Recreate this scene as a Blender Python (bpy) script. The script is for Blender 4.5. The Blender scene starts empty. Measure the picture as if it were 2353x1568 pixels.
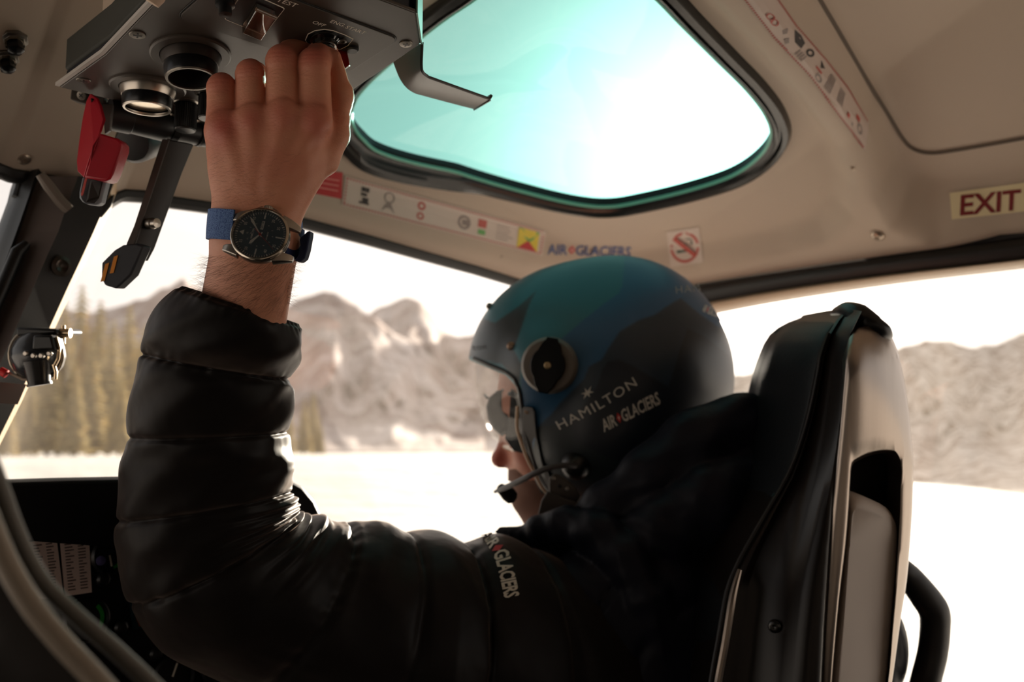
import bpy, bmesh, math, random
import numpy as np
from mathutils import Vector, Matrix
from mathutils.bvhtree import BVHTree
random.seed(7); np.random.seed(7)
rad = math.radians
FP = 2288.0; CX, CY = 1176.5, 784.0            # 35 mm lens on a 36 mm wide sensor, 2353 x 1568
YAW, PIT = rad(43), rad(6.4)                   # X = right side of the aircraft, Y = nose, Z = up
CAM = np.array([0.0, 0.0, 1.25])
sy, cy, sp, cp = math.sin(YAW), math.cos(YAW), math.sin(PIT), math.cos(PIT)
FW = np.array([sy*cp, cy*cp, sp]); RT = np.array([cy, -sy, 0.0]); UP = np.array([-sy*sp, -cy*sp, cp])
COL = bpy.context.scene.collection

def ray(px, py):
    px = np.asarray(px, float)[..., None]; py = np.asarray(py, float)[..., None]
    return FW + (px-CX)/FP*RT + (CY-py)/FP*UP
def P(px, py, d):                              # a place seen in that direction, d metres ahead
    return CAM + ray(px, py)*np.asarray(d, float)[..., None]
def onX(px, py, x): r = ray(px, py); return CAM + r*((x-CAM[0])/r[0])
def onY(px, py, y): r = ray(px, py); return CAM + r*((y-CAM[1])/r[1])
def onPl(px, py, p0, n):
    r = ray(px, py); return CAM + r*(np.dot(p0-CAM, n)/np.dot(r, n))
def proj(p):
    q = np.asarray(p, float)-CAM; d = q@FW
    return CX + FP*(q@RT)/d, CY - FP*(q@UP)/d, d
def nrm(v): v = np.asarray(v, float); return v/max(1e-12, np.linalg.norm(v))
def lerp(a, b, t): return a + (b-a)*t
def sstep(a, b, x): t = np.clip((x-a)/(b-a), 0, 1); return t*t*(3-2*t)

def catmull(pts, n, closed=False):             # n samples per span
    pts = [np.asarray(p, float) for p in pts]; out = []; N = len(pts)
    spans = N if closed else N-1
    for i in range(spans):
        if closed: p0, p1, p2, p3 = pts[i-1], pts[i], pts[(i+1) % N], pts[(i+2) % N]
        else: p0, p1, p2, p3 = pts[max(i-1, 0)], pts[i], pts[i+1], pts[min(i+2, N-1)]
        for k in range(n):
            t = k/n
            out.append(.5*((2*p1)+(-p0+p2)*t+(2*p0-5*p1+4*p2-p3)*t*t+(-p0+3*p1-3*p2+p3)*t**3))
    if not closed: out.append(pts[-1])
    return out
def poly_sd(px, py, poly):                     # signed distance to a polygon, negative inside
    poly = np.asarray(poly, float); d = np.full(px.shape, 1e18); s = np.ones(px.shape)
    N = len(poly)
    for i in range(N):
        a = poly[i]; b = poly[i-1]; e = b-a
        wx = px-a[0]; wy = py-a[1]
        t = np.clip((wx*e[0]+wy*e[1])/max(1e-12, e@e), 0, 1)
        d = np.minimum(d, (wx-e[0]*t)**2+(wy-e[1]*t)**2)
        c1 = py >= a[1]; c2 = py < b[1]; c3 = e[0]*wy > e[1]*wx
        s = np.where((c1 & c2 & c3) | (~c1 & ~c2 & ~c3), -s, s)
    return s*np.sqrt(d)

# ---------------------------------------------------------------- materials
def lin(c): return tuple((v/12.92 if v <= .04045 else ((v+.055)/1.055)**2.4) for v in [x/255 for x in c])
class NT:
    def __init__(s, m): s.m = m; m.use_nodes = True; s.t = m.node_tree; s.t.nodes.clear()
    def n(s, ty, **kw):
        x = s.t.nodes.new(ty)
        for k, v in kw.items():
            if k.startswith('i_'):
                k = k[2:]; x.inputs[int(k) if k.isdigit() else k.replace('_', ' ')].default_value = v
            else: setattr(x, k, v)
        return x
    def l(s, a, b): s.t.links.new(a, b)
MATS = {}
def mat(name, c, rough=.5, metal=0., spec=.5, bump=None, var=None, coat=0., sheen=0., trans=0., emit=None, sss=0., aniso=0., alpha=1., attr=None, coords='Object', fuzz=(1, 1, 1), coatr=.1):
    """c: sRGB 0-255. bump: list of (scale, strength, detail[, stretch]). var: (scale, amount, second colour)"""
    if name in MATS: return MATS[name]
    m = bpy.data.materials.new(name); N = NT(m)
    out = N.n('ShaderNodeOutputMaterial'); b = N.n('ShaderNodeBsdfPrincipled'); N.l(b.outputs[0], out.inputs[0])
    col = (*lin(c), 1)
    b.inputs['Base Color'].default_value = col; b.inputs['Roughness'].default_value = rough
    b.inputs['Metallic'].default_value = metal; b.inputs['Specular IOR Level'].default_value = spec
    b.inputs['Coat Weight'].default_value = coat; b.inputs['Coat Roughness'].default_value = coatr
    b.inputs['Sheen Weight'].default_value = sheen; b.inputs['Sheen Tint'].default_value = (*fuzz, 1)
    b.inputs['Transmission Weight'].default_value = trans; b.inputs['Alpha'].default_value = alpha
    b.inputs['Anisotropic'].default_value = aniso
    if sss: b.inputs['Subsurface Weight'].default_value = sss; b.inputs['Subsurface Radius'].default_value = (.009, .004, .002); b.inputs['Subsurface Scale'].default_value = 1.
    if emit: b.inputs['Emission Color'].default_value = (*lin(emit[0]), 1); b.inputs['Emission Strength'].default_value = emit[1]
    tc = N.n('ShaderNodeTexCoord')
    if attr:
        a = N.n('ShaderNodeAttribute', attribute_name=attr); N.l(a.outputs['Color'], b.inputs['Base Color'])
    if var:
        nz = N.n('ShaderNodeTexNoise', i_Scale=var[0], i_Detail=5.); N.l(tc.outputs[coords], nz.inputs['Vector'])
        mp = N.n('ShaderNodeMapRange'); mp.inputs[1].default_value = .35; mp.inputs[2].default_value = .65; mp.inputs[4].default_value = var[1]
        N.l(nz.outputs[0], mp.inputs[0])
        mx = N.n('ShaderNodeMix', data_type='RGBA'); N.l(mp.outputs[0], mx.inputs[0]); mx.inputs[6].default_value = col; mx.inputs[7].default_value = (*lin(var[2]), 1)
        N.l(mx.outputs[2], b.inputs['Base Color'])
    if bump:
        prev = None
        for q in bump:
            nz = N.n('ShaderNodeTexNoise', i_Scale=q[0], i_Detail=float(q[2]))
            if len(q) > 3:
                mpn = N.n('ShaderNodeMapping'); mpn.inputs['Scale'].default_value = q[3]; N.l(tc.outputs[coords], mpn.inputs[0]); N.l(mpn.outputs[0], nz.inputs['Vector'])
            else: N.l(tc.outputs[coords], nz.inputs['Vector'])
            bp = N.n('ShaderNodeBump', i_Strength=q[1], i_Distance=.3/q[0]); N.l(nz.outputs[0], bp.inputs['Height'])
            if prev: N.l(prev.outputs[0], bp.inputs['Normal'])
            prev = bp
        N.l(prev.outputs[0], b.inputs['Normal'])
    MATS[name] = m; return m
def glass(name, tint, refl=.06, haze_veil=0., veilc=(255, 255, 255), rough=.02, cap=None):
    if name in MATS: return MATS[name]
    m = bpy.data.materials.new(name); N = NT(m); out = N.n('ShaderNodeOutputMaterial')
    t = N.n('ShaderNodeBsdfTransparent'); t.inputs[0].default_value = (*tint, 1)
    g = N.n('ShaderNodeBsdfGlossy', i_Roughness=rough); fr = N.n('ShaderNodeFresnel', i_IOR=1.45)
    mu = N.n('ShaderNodeMath', operation='MULTIPLY'); mu.inputs[1].default_value = refl/.04*.5 if cap is None else .5; N.l(fr.outputs[0], mu.inputs[0]); mn = N.n('ShaderNodeMath', operation='MINIMUM'); mn.inputs[1].default_value = refl if cap is None else cap; N.l(mu.outputs[0], mn.inputs[0]); mu = mn
    mx = N.n('ShaderNodeMixShader'); N.l(mu.outputs[0], mx.inputs[0]); N.l(t.outputs[0], mx.inputs[1]); N.l(g.outputs[0], mx.inputs[2])
    last = mx
    if haze_veil:  # translucent veil mixed into the pane to stand for haze outside
        tr = N.n('ShaderNodeBsdfTranslucent'); tr.inputs[0].default_value = (*lin(veilc), 1)
        tc = N.n('ShaderNodeTexCoord'); nz = N.n('ShaderNodeTexNoise', i_Scale=9., i_Detail=6.); N.l(tc.outputs['Object'], nz.inputs['Vector'])
        m2 = N.n('ShaderNodeMath', operation='MULTIPLY'); m2.inputs[1].default_value = haze_veil*2; N.l(nz.outputs[0], m2.inputs[0])
        mx2 = N.n('ShaderNodeMixShader'); N.l(m2.outputs[0], mx2.inputs[0]); N.l(mx.outputs[0], mx2.inputs[1]); N.l(tr.outputs[0], mx2.inputs[2]); last = mx2
    N.l(last.outputs[0], out.inputs[0]); MATS[name] = m; return m

# ---------------------------------------------------------------- geometry
class G:
    def __init__(s): s.v = []; s.f = []; s.mi = []; s.m = 0
    def add(s, vs, fs, m=None):
        o = len(s.v); s.v += [tuple(map(float, v)) for v in vs]; s.f += [tuple(i+o for i in f) for f in fs]
        s.mi += [s.m if m is None else m]*len(fs); return s
    def box(s, c, hx, hy, hz, ax=None, m=None):
        c = np.asarray(c, float); ax = ax if ax is not None else np.eye(3); ax = np.asarray(ax, float)
        vs = [c+i*hx*ax[0]+j*hy*ax[1]+k*hz*ax[2] for i in (-1, 1) for j in (-1, 1) for k in (-1, 1)]
        return s.add(vs, [(0, 1, 3, 2), (4, 6, 7, 5), (0, 4, 5, 1), (2, 3, 7, 6), (0, 2, 6, 4), (1, 5, 7, 3)], m)
    def rings(s, rs, closed=False, caps=True, m=None):
        n = len(rs[0]); vs = [p for r in rs for p in r]; fs = []; K = len(rs)
        for i in range(K if closed else K-1):
            a = i*n; b = ((i+1) % K)*n
            for j in range(n): k = (j+1) % n; fs.append((a+j, a+k, b+k, b+j))
        if caps and not closed: fs.append(tuple(range(n))[::-1]); fs.append(tuple((K-1)*n+j for j in range(n)))
        return s.add(vs, fs, m)
    def grid(s, rows, m=None):
        n = len(rows[0]); vs = [p for r in rows for p in r]; fs = []
        for i in range(len(rows)-1):
            for j in range(n-1): a = i*n+j; fs.append((a, a+1, a+n+1, a+n))
        return s.add(vs, fs, m)
    def tube(s, pts, r, n=16, closed=False, asp=1., upv=None, m=None, caps=True):
        pts = [np.asarray(p, float) for p in pts]; K = len(pts)
        rr = [r]*K if np.isscalar(r) else list(r)
        if len(rr) != K: rr = list(np.interp(np.linspace(0, 1, K), np.linspace(0, 1, len(rr)), rr))
        T = []
        for i in range(K):
            a = pts[(i-1) % K] if closed or i > 0 else pts[i]; b = pts[(i+1) % K] if closed or i < K-1 else pts[i]
            T.append(nrm(b-a))
        u = nrm(np.cross(T[0], upv if upv is not None else ([0, 0, 1] if abs(T[0][2]) < .9 else [1, 0, 0]))); rs = []
        for i in range(K):
            if upv is not None: u = nrm(np.cross(T[i], upv))
            else: u = nrm(u-T[i]*np.dot(u, T[i]))
            w = np.cross(T[i], u)
            rs.append([pts[i]+rr[i]*(math.cos(2*math.pi*k/n)*u+asp*math.sin(2*math.pi*k/n)*w) for k in range(n)])
        return s.rings(rs, closed, caps, m)
    def lathe(s, c, ax, prof, n=48, m=None, ref=None, knurl=0, kn=0):   # prof: [(radius, height along ax)]
        ax = nrm(ax); u = nrm(np.cross(ax, ref if ref is not None else ([0, 0, 1] if abs(ax[2]) < .9 else [1, 0, 0]))); w = np.cross(ax, u); c = np.asarray(c, float)
        rs = []
        for (r, h) in prof:
            rs.append([c+ax*h+max(r, 1e-6)*(1-(knurl if kn and r > .3*max(q[0] for q in prof) and k % 2 else 0))*(math.cos(2*math.pi*k/n)*u+math.sin(2*math.pi*k/n)*w) for k in range(n)])
        return s.rings(rs, False, False, m)
    def prism(s, pts, off, m=None, both=False):
        pts = [np.asarray(p, float) for p in pts]; off = np.asarray(off, float); n = len(pts)
        a = [p-(off if both else 0) for p in pts]; b = [p+off for p in pts]
        fs = [tuple(range(n))[::-1], tuple(range(n, 2*n))]+[(i, (i+1) % n, n+(i+1) % n, n+i) for i in range(n)]
        return s.add(a+b, fs, m)
ORG = {}
def settag(o, label=None, cat=None, group=None, kind=None):
    if label: o['label'] = label
    if cat: o['category'] = cat
    if group: o['group'] = group
    if kind: o['kind'] = kind
    return o
def build(name, g, mats, parent=None, smooth=True, bevel=0., auto=35, subd=0, solid=0., colors=None, **tg):
    V = np.array(g.v, float)
    if parent is None: o3 = np.array([(V[:, 0].min()+V[:, 0].max())/2, (V[:, 1].min()+V[:, 1].max())/2, V[:, 2].min()])
    else: o3 = ORG[parent.name]
    me = bpy.data.meshes.new(name); me.from_pydata([tuple(v) for v in (V-o3)], [], g.f)
    mats = mats if isinstance(mats, (list, tuple)) else [mats]
    for m in mats: me.materials.append(m)
    if len(mats) > 1: me.polygons.foreach_set('material_index', [min(i, len(mats)-1) for i in g.mi])
    bm = bmesh.new(); bm.from_mesh(me); bmesh.ops.recalc_face_normals(bm, faces=bm.faces); bm.to_mesh(me); bm.free()
    if colors is not None:
        ca = me.color_attributes.new('paint', 'FLOAT_COLOR', 'POINT')
        ca.data.foreach_set('color', np.concatenate([colors, np.ones((len(colors), 1))], 1).ravel())
    if smooth:
        me.polygons.foreach_set('use_smooth', [True]*len(me.polygons))
        if auto < 180: me.set_sharp_from_angle(angle=rad(auto))
    o = bpy.data.objects.new(name, me); COL.objects.link(o); o.location = tuple(o3) if parent is None else (0, 0, 0)
    if parent is not None: o.parent = parent
    ORG[o.name] = o3
    if solid: md = o.modifiers.new('solid', 'SOLIDIFY'); md.thickness = solid; md.offset = -1
    if bevel: md = o.modifiers.new('bevel', 'BEVEL'); md.width = bevel; md.segments = 3; md.limit_method = 'ANGLE'; md.angle_limit = rad(40)
    if subd: md = o.modifiers.new('sub', 'SUBSURF'); md.levels = subd; md.render_levels = subd
    settag(o, **tg); return o
def empty(name, loc, label, cat, group=None, kind=None):
    o = bpy.data.objects.new(name, None); COL.objects.link(o); o.location = tuple(loc); ORG[o.name] = np.asarray(loc, float)
    o.empty_display_size = .02; settag(o, label, cat, group, kind); return o

# surface nets: turns a field (negative inside) into a quad mesh
def snet(fn, lo, hi, st):
    lo = np.asarray(lo, float); hi = np.asarray(hi, float); n = np.ceil((hi-lo)/st).astype(int)+1
    ax = [lo[i]+np.arange(n[i])*st for i in range(3)]
    X, Y, Z = np.meshgrid(*ax, indexing='ij'); v = fn(X, Y, Z).astype(np.float64)
    ins = v < 0; c = tuple(k-1 for k in n)
    cnt = np.zeros(c); acc = np.zeros(c+(3,))
    def sl(o): return tuple(slice(o[i], o[i]+c[i]) for i in range(3))
    cor = [(i, j, k) for i in (0, 1) for j in (0, 1) for k in (0, 1)]
    for a in cor:
        for d in range(3):
            if a[d]: continue
            b = list(a); b[d] = 1; b = tuple(b)
            va, vb = v[sl(a)], v[sl(b)]; cr = ins[sl(a)] != ins[sl(b)]
            t = np.where(cr, va/np.where(cr, va-vb, 1), 0)
            cnt += cr
            for e in range(3): acc[..., e] += np.where(cr, a[e]+(t if e == d else 0), 0)
    m = cnt > 0; idx = -np.ones(c, int); idx[m] = np.arange(m.sum())
    pos = acc[m]/cnt[m][:, None]; base = np.argwhere(m); V = lo+(base+pos)*st
    F = []
    for d in range(3):
        e1, e2 = (d+1) % 3, (d+2) % 3
        s0 = [slice(1, -1)]*3; s0[d] = slice(0, -1); s1 = list(s0); s1[d] = slice(1, None)
        cr = ins[tuple(s0)] != ins[tuple(s1)]; p = np.argwhere(cr); flip = ins[tuple(s0)][cr]
        off = np.array([1, 1, 1]); off[d] = 0; p = p+off
        def q(a, b): r = p.copy(); r[:, e1] -= a; r[:, e2] -= b; return idx[r[:, 0], r[:, 1], r[:, 2]]
        qd = np.stack([q(0, 0), q(1, 0), q(1, 1), q(0, 1)], 1)
        qd[~flip] = qd[~flip][:, ::-1]; F.append(qd)
    F = np.concatenate(F); F = F[(F >= 0).all(1)]
    return V, F.tolist()
def q2w(V, d0): return P(V[:, 0], V[:, 1], d0*(1+V[:, 2]/FP))     # modelling frame -> metres
def smin(a, b, k): h = np.clip(.5+.5*(b-a)/k, 0, 1); return b+(a-b)*h-k*h*(1-h)
def smax(a, b, k): return -smin(-a, -b, k)
def cone(X, Y, Z, a, b, ra, rb, sq=(1, 1, 1)):
    a = np.array(a, float); b = np.array(b, float); e = (b-a); L = max(1e-9, e@e)
    t = np.clip(((X-a[0])*e[0]+(Y-a[1])*e[1]+(Z-a[2])*e[2])/L, 0, 1)
    return np.sqrt(((X-a[0]-e[0]*t)/sq[0])**2+((Y-a[1]-e[1]*t)/sq[1])**2+((Z-a[2]-e[2]*t)/sq[2])**2)-(ra+(rb-ra)*t)
def ell(X, Y, Z, c, r, rot=0.):
    x, y, z = X-c[0], Y-c[1], Z-c[2]
    if rot: x, y = x*math.cos(rot)+y*math.sin(rot), -x*math.sin(rot)+y*math.cos(rot)
    k0 = np.sqrt((x/r[0])**2+(y/r[1])**2+(z/r[2])**2); k1 = np.sqrt((x/r[0]**2)**2+(y/r[1]**2)**2+(z/r[2]**2)**2)
    return k0*(k0-1)/np.maximum(k1, 1e-9)

# lettering: outline text as a flat mesh in (x, y), 1 unit = letter height
FONT_CACHE = {}
def textmesh(s, bold=0., res=3, space=1., width=1.):
    key = (s, bold, res, space, width)
    if key in FONT_CACHE: return FONT_CACHE[key]
    cu = bpy.data.curves.new('lettering', 'FONT'); cu.body = s; cu.size = 1; cu.offset = bold; cu.resolution_u = res; cu.space_character = space
    ob = bpy.data.objects.new('lettering', cu); COL.objects.link(ob)
    dg = bpy.context.evaluated_depsgraph_get(); dg.update(); me = bpy.data.meshes.new_from_object(ob.evaluated_get(dg))
    bm = bmesh.new(); bm.from_mesh(me)
    bmesh.ops.triangulate(bm, faces=bm.faces)
    V = np.array([v.co[:2] for v in bm.verts]); Fc = [tuple(v.index for v in f.verts) for f in bm.faces]; bm.free()
    bpy.data.objects.remove(ob); bpy.data.curves.remove(cu); bpy.data.meshes.remove(me)
    V[:, 0] -= V[:, 0].min(); V[:, 0] *= width; h = .7; V /= h
    FONT_CACHE[key] = (V, Fc); return V, Fc
def bvh_of(o):
    dg = bpy.context.evaluated_depsgraph_get(); dg.update(); ev = o.evaluated_get(dg); me = ev.to_mesh()
    M = np.array(o.matrix_world.to_3x3()); off = ORG[o.name]
    vs = [Vector(tuple(np.array(v.co)+off)) for v in me.vertices]; b = BVHTree.FromPolygons(vs, [tuple(p.vertices) for p in me.polygons]); ev.to_mesh_clear(); return b
def stick(b, px, py, lift=.0004, dflt=None):    # the point of a surface seen there, raised a hair along its normal
    r = Vector(tuple(nrm(ray(px, py)))); h = b.ray_cast(Vector(tuple(CAM)), r)
    if h[0] is None: return dflt
    n = h[1]; n = -n if n.dot(r) > 0 else n
    return np.array(h[0]+n*lift)
def decal(g, b, V, F, o, ex, ey, lift=.0004, m=None):   # o: pixel of the text's lower left; ex, ey: pixels per unit
    pts = []; last = None; ok = []
    for v in V:
        p = stick(b, o[0]+v[0]*ex[0]+v[1]*ey[0], o[1]+v[0]*ex[1]+v[1]*ey[1], lift)
        ok.append(p is not None)
        if p is None: p = last if last is not None else CAM
        last = p; pts.append(p)
    g.add(pts, [f for f in F if all(ok[i] for i in f)], m)
def rrect(w, h, r, n=5):
    out = []
    for (cx_, cy_, a0) in ((w-r, h-r, 0), (-w+r, h-r, 90), (-w+r, -h+r, 180), (w-r, -h+r, 270)):
        for k in range(n+1): a = rad(a0+90*k/n); out.append((cx_+r*math.cos(a), cy_+r*math.sin(a)))
    return out
# ================================================================ camera, world, sun
cam = bpy.data.cameras.new('camera'); co = bpy.data.objects.new('camera', cam); COL.objects.link(co)
co.matrix_world = Matrix(((RT[0], UP[0], -FW[0], CAM[0]), (RT[1], UP[1], -FW[1], CAM[1]), (RT[2], UP[2], -FW[2], CAM[2]), (0, 0, 0, 1)))
cam.lens = 35; cam.sensor_width = 36; cam.dof.use_dof = True; cam.dof.focus_distance = .665; cam.dof.aperture_fstop = 6.8; cam.clip_start = .02; cam.clip_end = 5000
sc = bpy.context.scene; sc.camera = co
sc.view_settings.view_transform = 'Standard'; sc.view_settings.look = 'None'; sc.view_settings.exposure = .1; sc.view_settings.gamma = 1; sc.view_settings.use_curve_mapping = False
SUND = nrm(ray(1900, 590))                       # towards the low winter sun
wd = bpy.data.worlds.new('sky'); sc.world = wd; wd.use_nodes = True; t = wd.node_tree; t.nodes.clear()
W = NT.__new__(NT); W.t = t
tc = W.n('ShaderNodeTexCoord'); bgn = W.n('ShaderNodeBackground'); ow = W.n('ShaderNodeOutputWorld'); W.l(bgn.outputs[0], ow.inputs[0])
dt = W.n('ShaderNodeVectorMath', operation='DOT_PRODUCT'); W.l(tc.outputs['Generated'], dt.inputs[0]); dt.inputs[1].default_value = tuple(nrm(ray(1650, 390)))
def mth(op, a, b=None, clamp=False):
    x = W.n('ShaderNodeMath', operation=op); x.use_clamp = clamp
    for i, q in enumerate((a, b)):
        if q is None: continue
        if isinstance(q, (int, float)): x.inputs[i].default_value = q
        else: W.l(q, x.inputs[i])
    return x.outputs[0]
dd = mth('MAXIMUM', dt.outputs['Value'], 0.)
g1 = mth('MULTIPLY', mth('POWER', dd, 95.), 6.)
g2 = mth('MULTIPLY', mth('POWER', dd, 14.), .8)
# the side away from the sun is dimmer and bluer
sx = W.n('ShaderNodeSeparateXYZ'); W.l(tc.outputs['Generated'], sx.inputs[0])
rmp = W.n('ShaderNodeValToRGB'); W.l(mth('ADD', mth('MULTIPLY', dt.outputs['Value'], .5), .5), rmp.inputs[0])
cr = rmp.color_ramp; cr.elements[0].position = 0.; cr.elements[0].color = (.30, .28, .27, 1)
cr.elements[1].position = 1.; cr.elements[1].color = (1.22, 1.06, .97, 1)
e = cr.elements.new(.80); e.color = (.95, .92, .91, 1); e = cr.elements.new(.93); e.color = (1.12, .99, .91, 1)
ad = W.n('ShaderNodeMix', data_type='RGBA', blend_type='ADD'); ad.inputs[0].default_value = 1; W.l(rmp.outputs[0], ad.inputs[6])
gl = W.n('ShaderNodeMix', data_type='RGBA', blend_type='MULTIPLY'); gl.inputs[0].default_value = 1
cg = W.n('ShaderNodeCombineXYZ'); gg = mth('ADD', g1, g2)
for i, k in enumerate((1., .9, .8)): W.l(mth('MULTIPLY', gg, k), cg.inputs[i])
W.l(cg.outputs[0], ad.inputs[7])
hz = W.n('ShaderNodeMapRange', interpolation_type='SMOOTHSTEP'); W.l(sx.outputs[2], hz.inputs[0]); hz.inputs[1].default_value = .2; hz.inputs[2].default_value = .5; hz.inputs[3].default_value = 1.; hz.inputs[4].default_value = .62
dk = W.n('ShaderNodeVectorMath', operation='SCALE'); W.l(rmp.outputs[0], dk.inputs[0]); W.l(hz.outputs[0], dk.inputs['Scale']); W.l(dk.outputs[0], ad.inputs[6])
W.l(ad.outputs[2], bgn.inputs[0]); bgn.inputs[1].default_value = 1.
sun = bpy.data.lights.new('sun', 'SUN'); so = bpy.data.objects.new('sun', sun); COL.objects.link(so)
so.rotation_euler = Vector(tuple(SUND)).to_track_quat('Z', 'Y').to_euler(); sun.energy = 14.; sun.color = (1, .88, .72); sun.angle = rad(1.2)

# ================================================================ landscape
def fbm(x, y, s, o=5):
    r = 0; a = 1.; f = s
    for i in range(o):
        r = r + a*(np.sin(x*f*1.3+i*5.1+1.7*np.sin(y*f*.9+i*2.3))*np.cos(y*f*1.1+i*3.7+1.3*np.sin(x*f*.7+i))); a *= .55; f *= 2.03
    return r
snow = mat('snow', (246, 239, 232), .75, bump=[(.6, .3, 6)], sss=0)
g = G(); n = 150
xs = np.sign(np.linspace(-1, 1, n))*np.abs(np.linspace(-1, 1, n))**2.2*1500
def ground(x, y):
    fw_, rt_ = x*sy+y*cy, x*cy-y*sy
    k = float(sstep(.22, -.05, rt_/max(fw_, .1)))*(fw_ > 0)
    return -.55+.04*math.sin(x*.11+y*.07)*min(1, (abs(x)+abs(y))/30)*(1-k)+k*1.62*float(sstep(14, 48, fw_))
rows = [[(x, y, ground(x, y)) for x in xs] for y in xs]
g.grid(rows); build('snow_field', g, snow, kind='structure')

def rockmat(name, rock, snw, sc_, lo, hi):
    m = bpy.data.materials.new(name); N = NT(m); out = N.n('ShaderNodeOutputMaterial'); b = N.n('ShaderNodeBsdfPrincipled', i_Roughness=.9); N.l(b.outputs[0], out.inputs[0]); b.inputs['Specular IOR Level'].default_value = .1
    tc = N.n('ShaderNodeTexCoord'); nz = N.n('ShaderNodeTexNoise', i_Scale=sc_, i_Detail=8., i_Roughness=.62, i_Distortion=.15); 
    mp = N.n('ShaderNodeMapping'); mp.inputs['Scale'].default_value = (1, 1, .7); N.l(tc.outputs['Object'], mp.inputs[0]); N.l(mp.outputs[0], nz.inputs['Vector'])
    r = N.n('ShaderNodeMapRange'); r.inputs[1].default_value = lo; r.inputs[2].default_value = hi; N.l(nz.outputs[0], r.inputs[0])
    mx = N.n('ShaderNodeMix', data_type='RGBA'); N.l(r.outputs[0], mx.inputs[0]); mx.inputs[6].default_value = (*lin(rock), 1); mx.inputs[7].default_value = (*lin(snw), 1)
    N.l(mx.outputs[2], b.inputs['Base Color']); return m
def mountain(name, crest, base, d0, d1, rough, m, label, seed, amp, cat='mountain'):
    xs = np.arange(crest[0][0], crest[-1][0]+1, 9.); cy_ = np.interp(xs, [c[0] for c in crest], [c[1] for c in crest])
    by = np.interp(xs, [c[0] for c in base], [c[1] for c in base]); R = []
    T = np.linspace(0, 1, 46)
    for t_ in T:
        tt = t_**1.15; py = by+(cy_-by)*tt; nz = fbm(xs*.012+seed, np.full_like(xs, t_*2.3)+seed, 1.6)
        py = py + fbm(xs*.05+seed, np.full_like(xs, seed), 1.)*3.2*tt
        dd0 = np.clip(1.78/np.maximum(1e-4, -ray(xs, by)[:, 2]), d0, d0*1.6) if cat == 'hill' else d0
        d = lerp(dd0, d1, t_)*(1+amp*nz*math.sin(math.pi*min(1, t_*.9+.05)))
        R.append(list(P(xs, py, d)))
    # the far side falls away behind the crest
    last = R[-1]; R.append([tuple(np.array(p)+np.array([FW[0], FW[1], -.35])*(d1*.25)) for p in last]); R.append([(p[0]+FW[0]*d1*.4, p[1]+FW[1]*d1*.4, -2) for p in last])
    R.insert(0, [(p[0], p[1], -3) for p in R[0]])
    g = G(); g.grid(R); return build(name, g, m, auto=180, label=label, cat=cat)
far = rockmat('hazy far rock', (172, 149, 142), (230, 216, 212), .022, .40, .62)  # rock colour lifted so that it carries the distance haze
bush = rockmat('scrub slope', (156, 132, 118), (246, 234, 224), .8, .40, .56)
mountain('mountain', [(-200, 640), (60, 700), (200, 720), (330, 690), (420, 640), (520, 690), (640, 712), (680, 690), (720, 676), (765, 672), (800, 690), (850, 722), (900, 760), (1000, 830), (1120, 900)], [(-200, 1040), (1120, 1042)], 420, 900, 1, far, 'snow-streaked rounded rocky mountain seen through the windscreen beside the raised sleeve', 1.3, .07)
mountain('mountain', [(760, 900), (800, 770), (850, 720), (900, 697), (940, 684), (965, 690), (990, 715), (1020, 755), (1055, 778), (1090, 768), (1150, 740), (1250, 730), (1400, 760)], [(760, 1042), (1400, 1044)], 520, 1100, 1, far, 'sharp-peaked snowy mountain seen between the raised sleeve and the helmet', 4.1, .07)
mountain('mountain', [(1380, 900), (1500, 870), (1620, 880), (1700, 862), (1760, 850), (1850, 870), (1980, 850), (2040, 815), (2080, 797), (2130, 783), (2180, 785), (2240, 797), (2290, 793), (2340, 770), (2440, 740), (2700, 700), (2900, 720)], [(1380, 1046), (1700, 1060), (2100, 1102), (2353, 1136), (2900, 1180)], 38, 115, 1, bush, 'scrub-covered snowy hillside seen through the door window right of the seat', 7.7, .05, cat='hill')

# larch and spruce trees beyond the windscreen on the left
leaf = mat('foliage', (152, 140, 98), .85, spec=.1, var=(1.2, 1., (194, 172, 120)))
bark = mat('bark', (96, 78, 62), .9, spec=.1)
def tree_mesh(h):
    g = G(); g.m = 0
    for k in range(26):
        t_ = .10+.88*k/25; z = h*t_; R_ = h*.17*(1-t_)**.75+.12
        nb = 9
        for b_ in range(nb):
            a = 2*math.pi*b_/nb+k*.8+random.uniform(-.2, .2); L = R_*random.uniform(.75, 1.15); w = L*.34
            c, s_ = math.cos(a), math.sin(a); dz = -L*.28
            g.add([(0, 0, z+.25), (c*L*.55-s_*w, s_*L*.55+c*w, z+dz*.5), (c*L, s_*L, z+dz), (c*L*.55+s_*w, s_*L*.55-c*w, z+dz*.5), (c*L*.5, s_*L*.5, z+dz*.5-.22*L)], [(0, 1, 4), (1, 2, 4), (2, 3, 4), (3, 0, 4), (0, 3, 2, 1)], 0)
    g2 = G(); g2.tube([(0, 0, 0), (0, 0, h*.5), (0, 0, h*.97)], [h*.016, h*.01, .02], 8)
    return g, g2
protos = []
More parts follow.
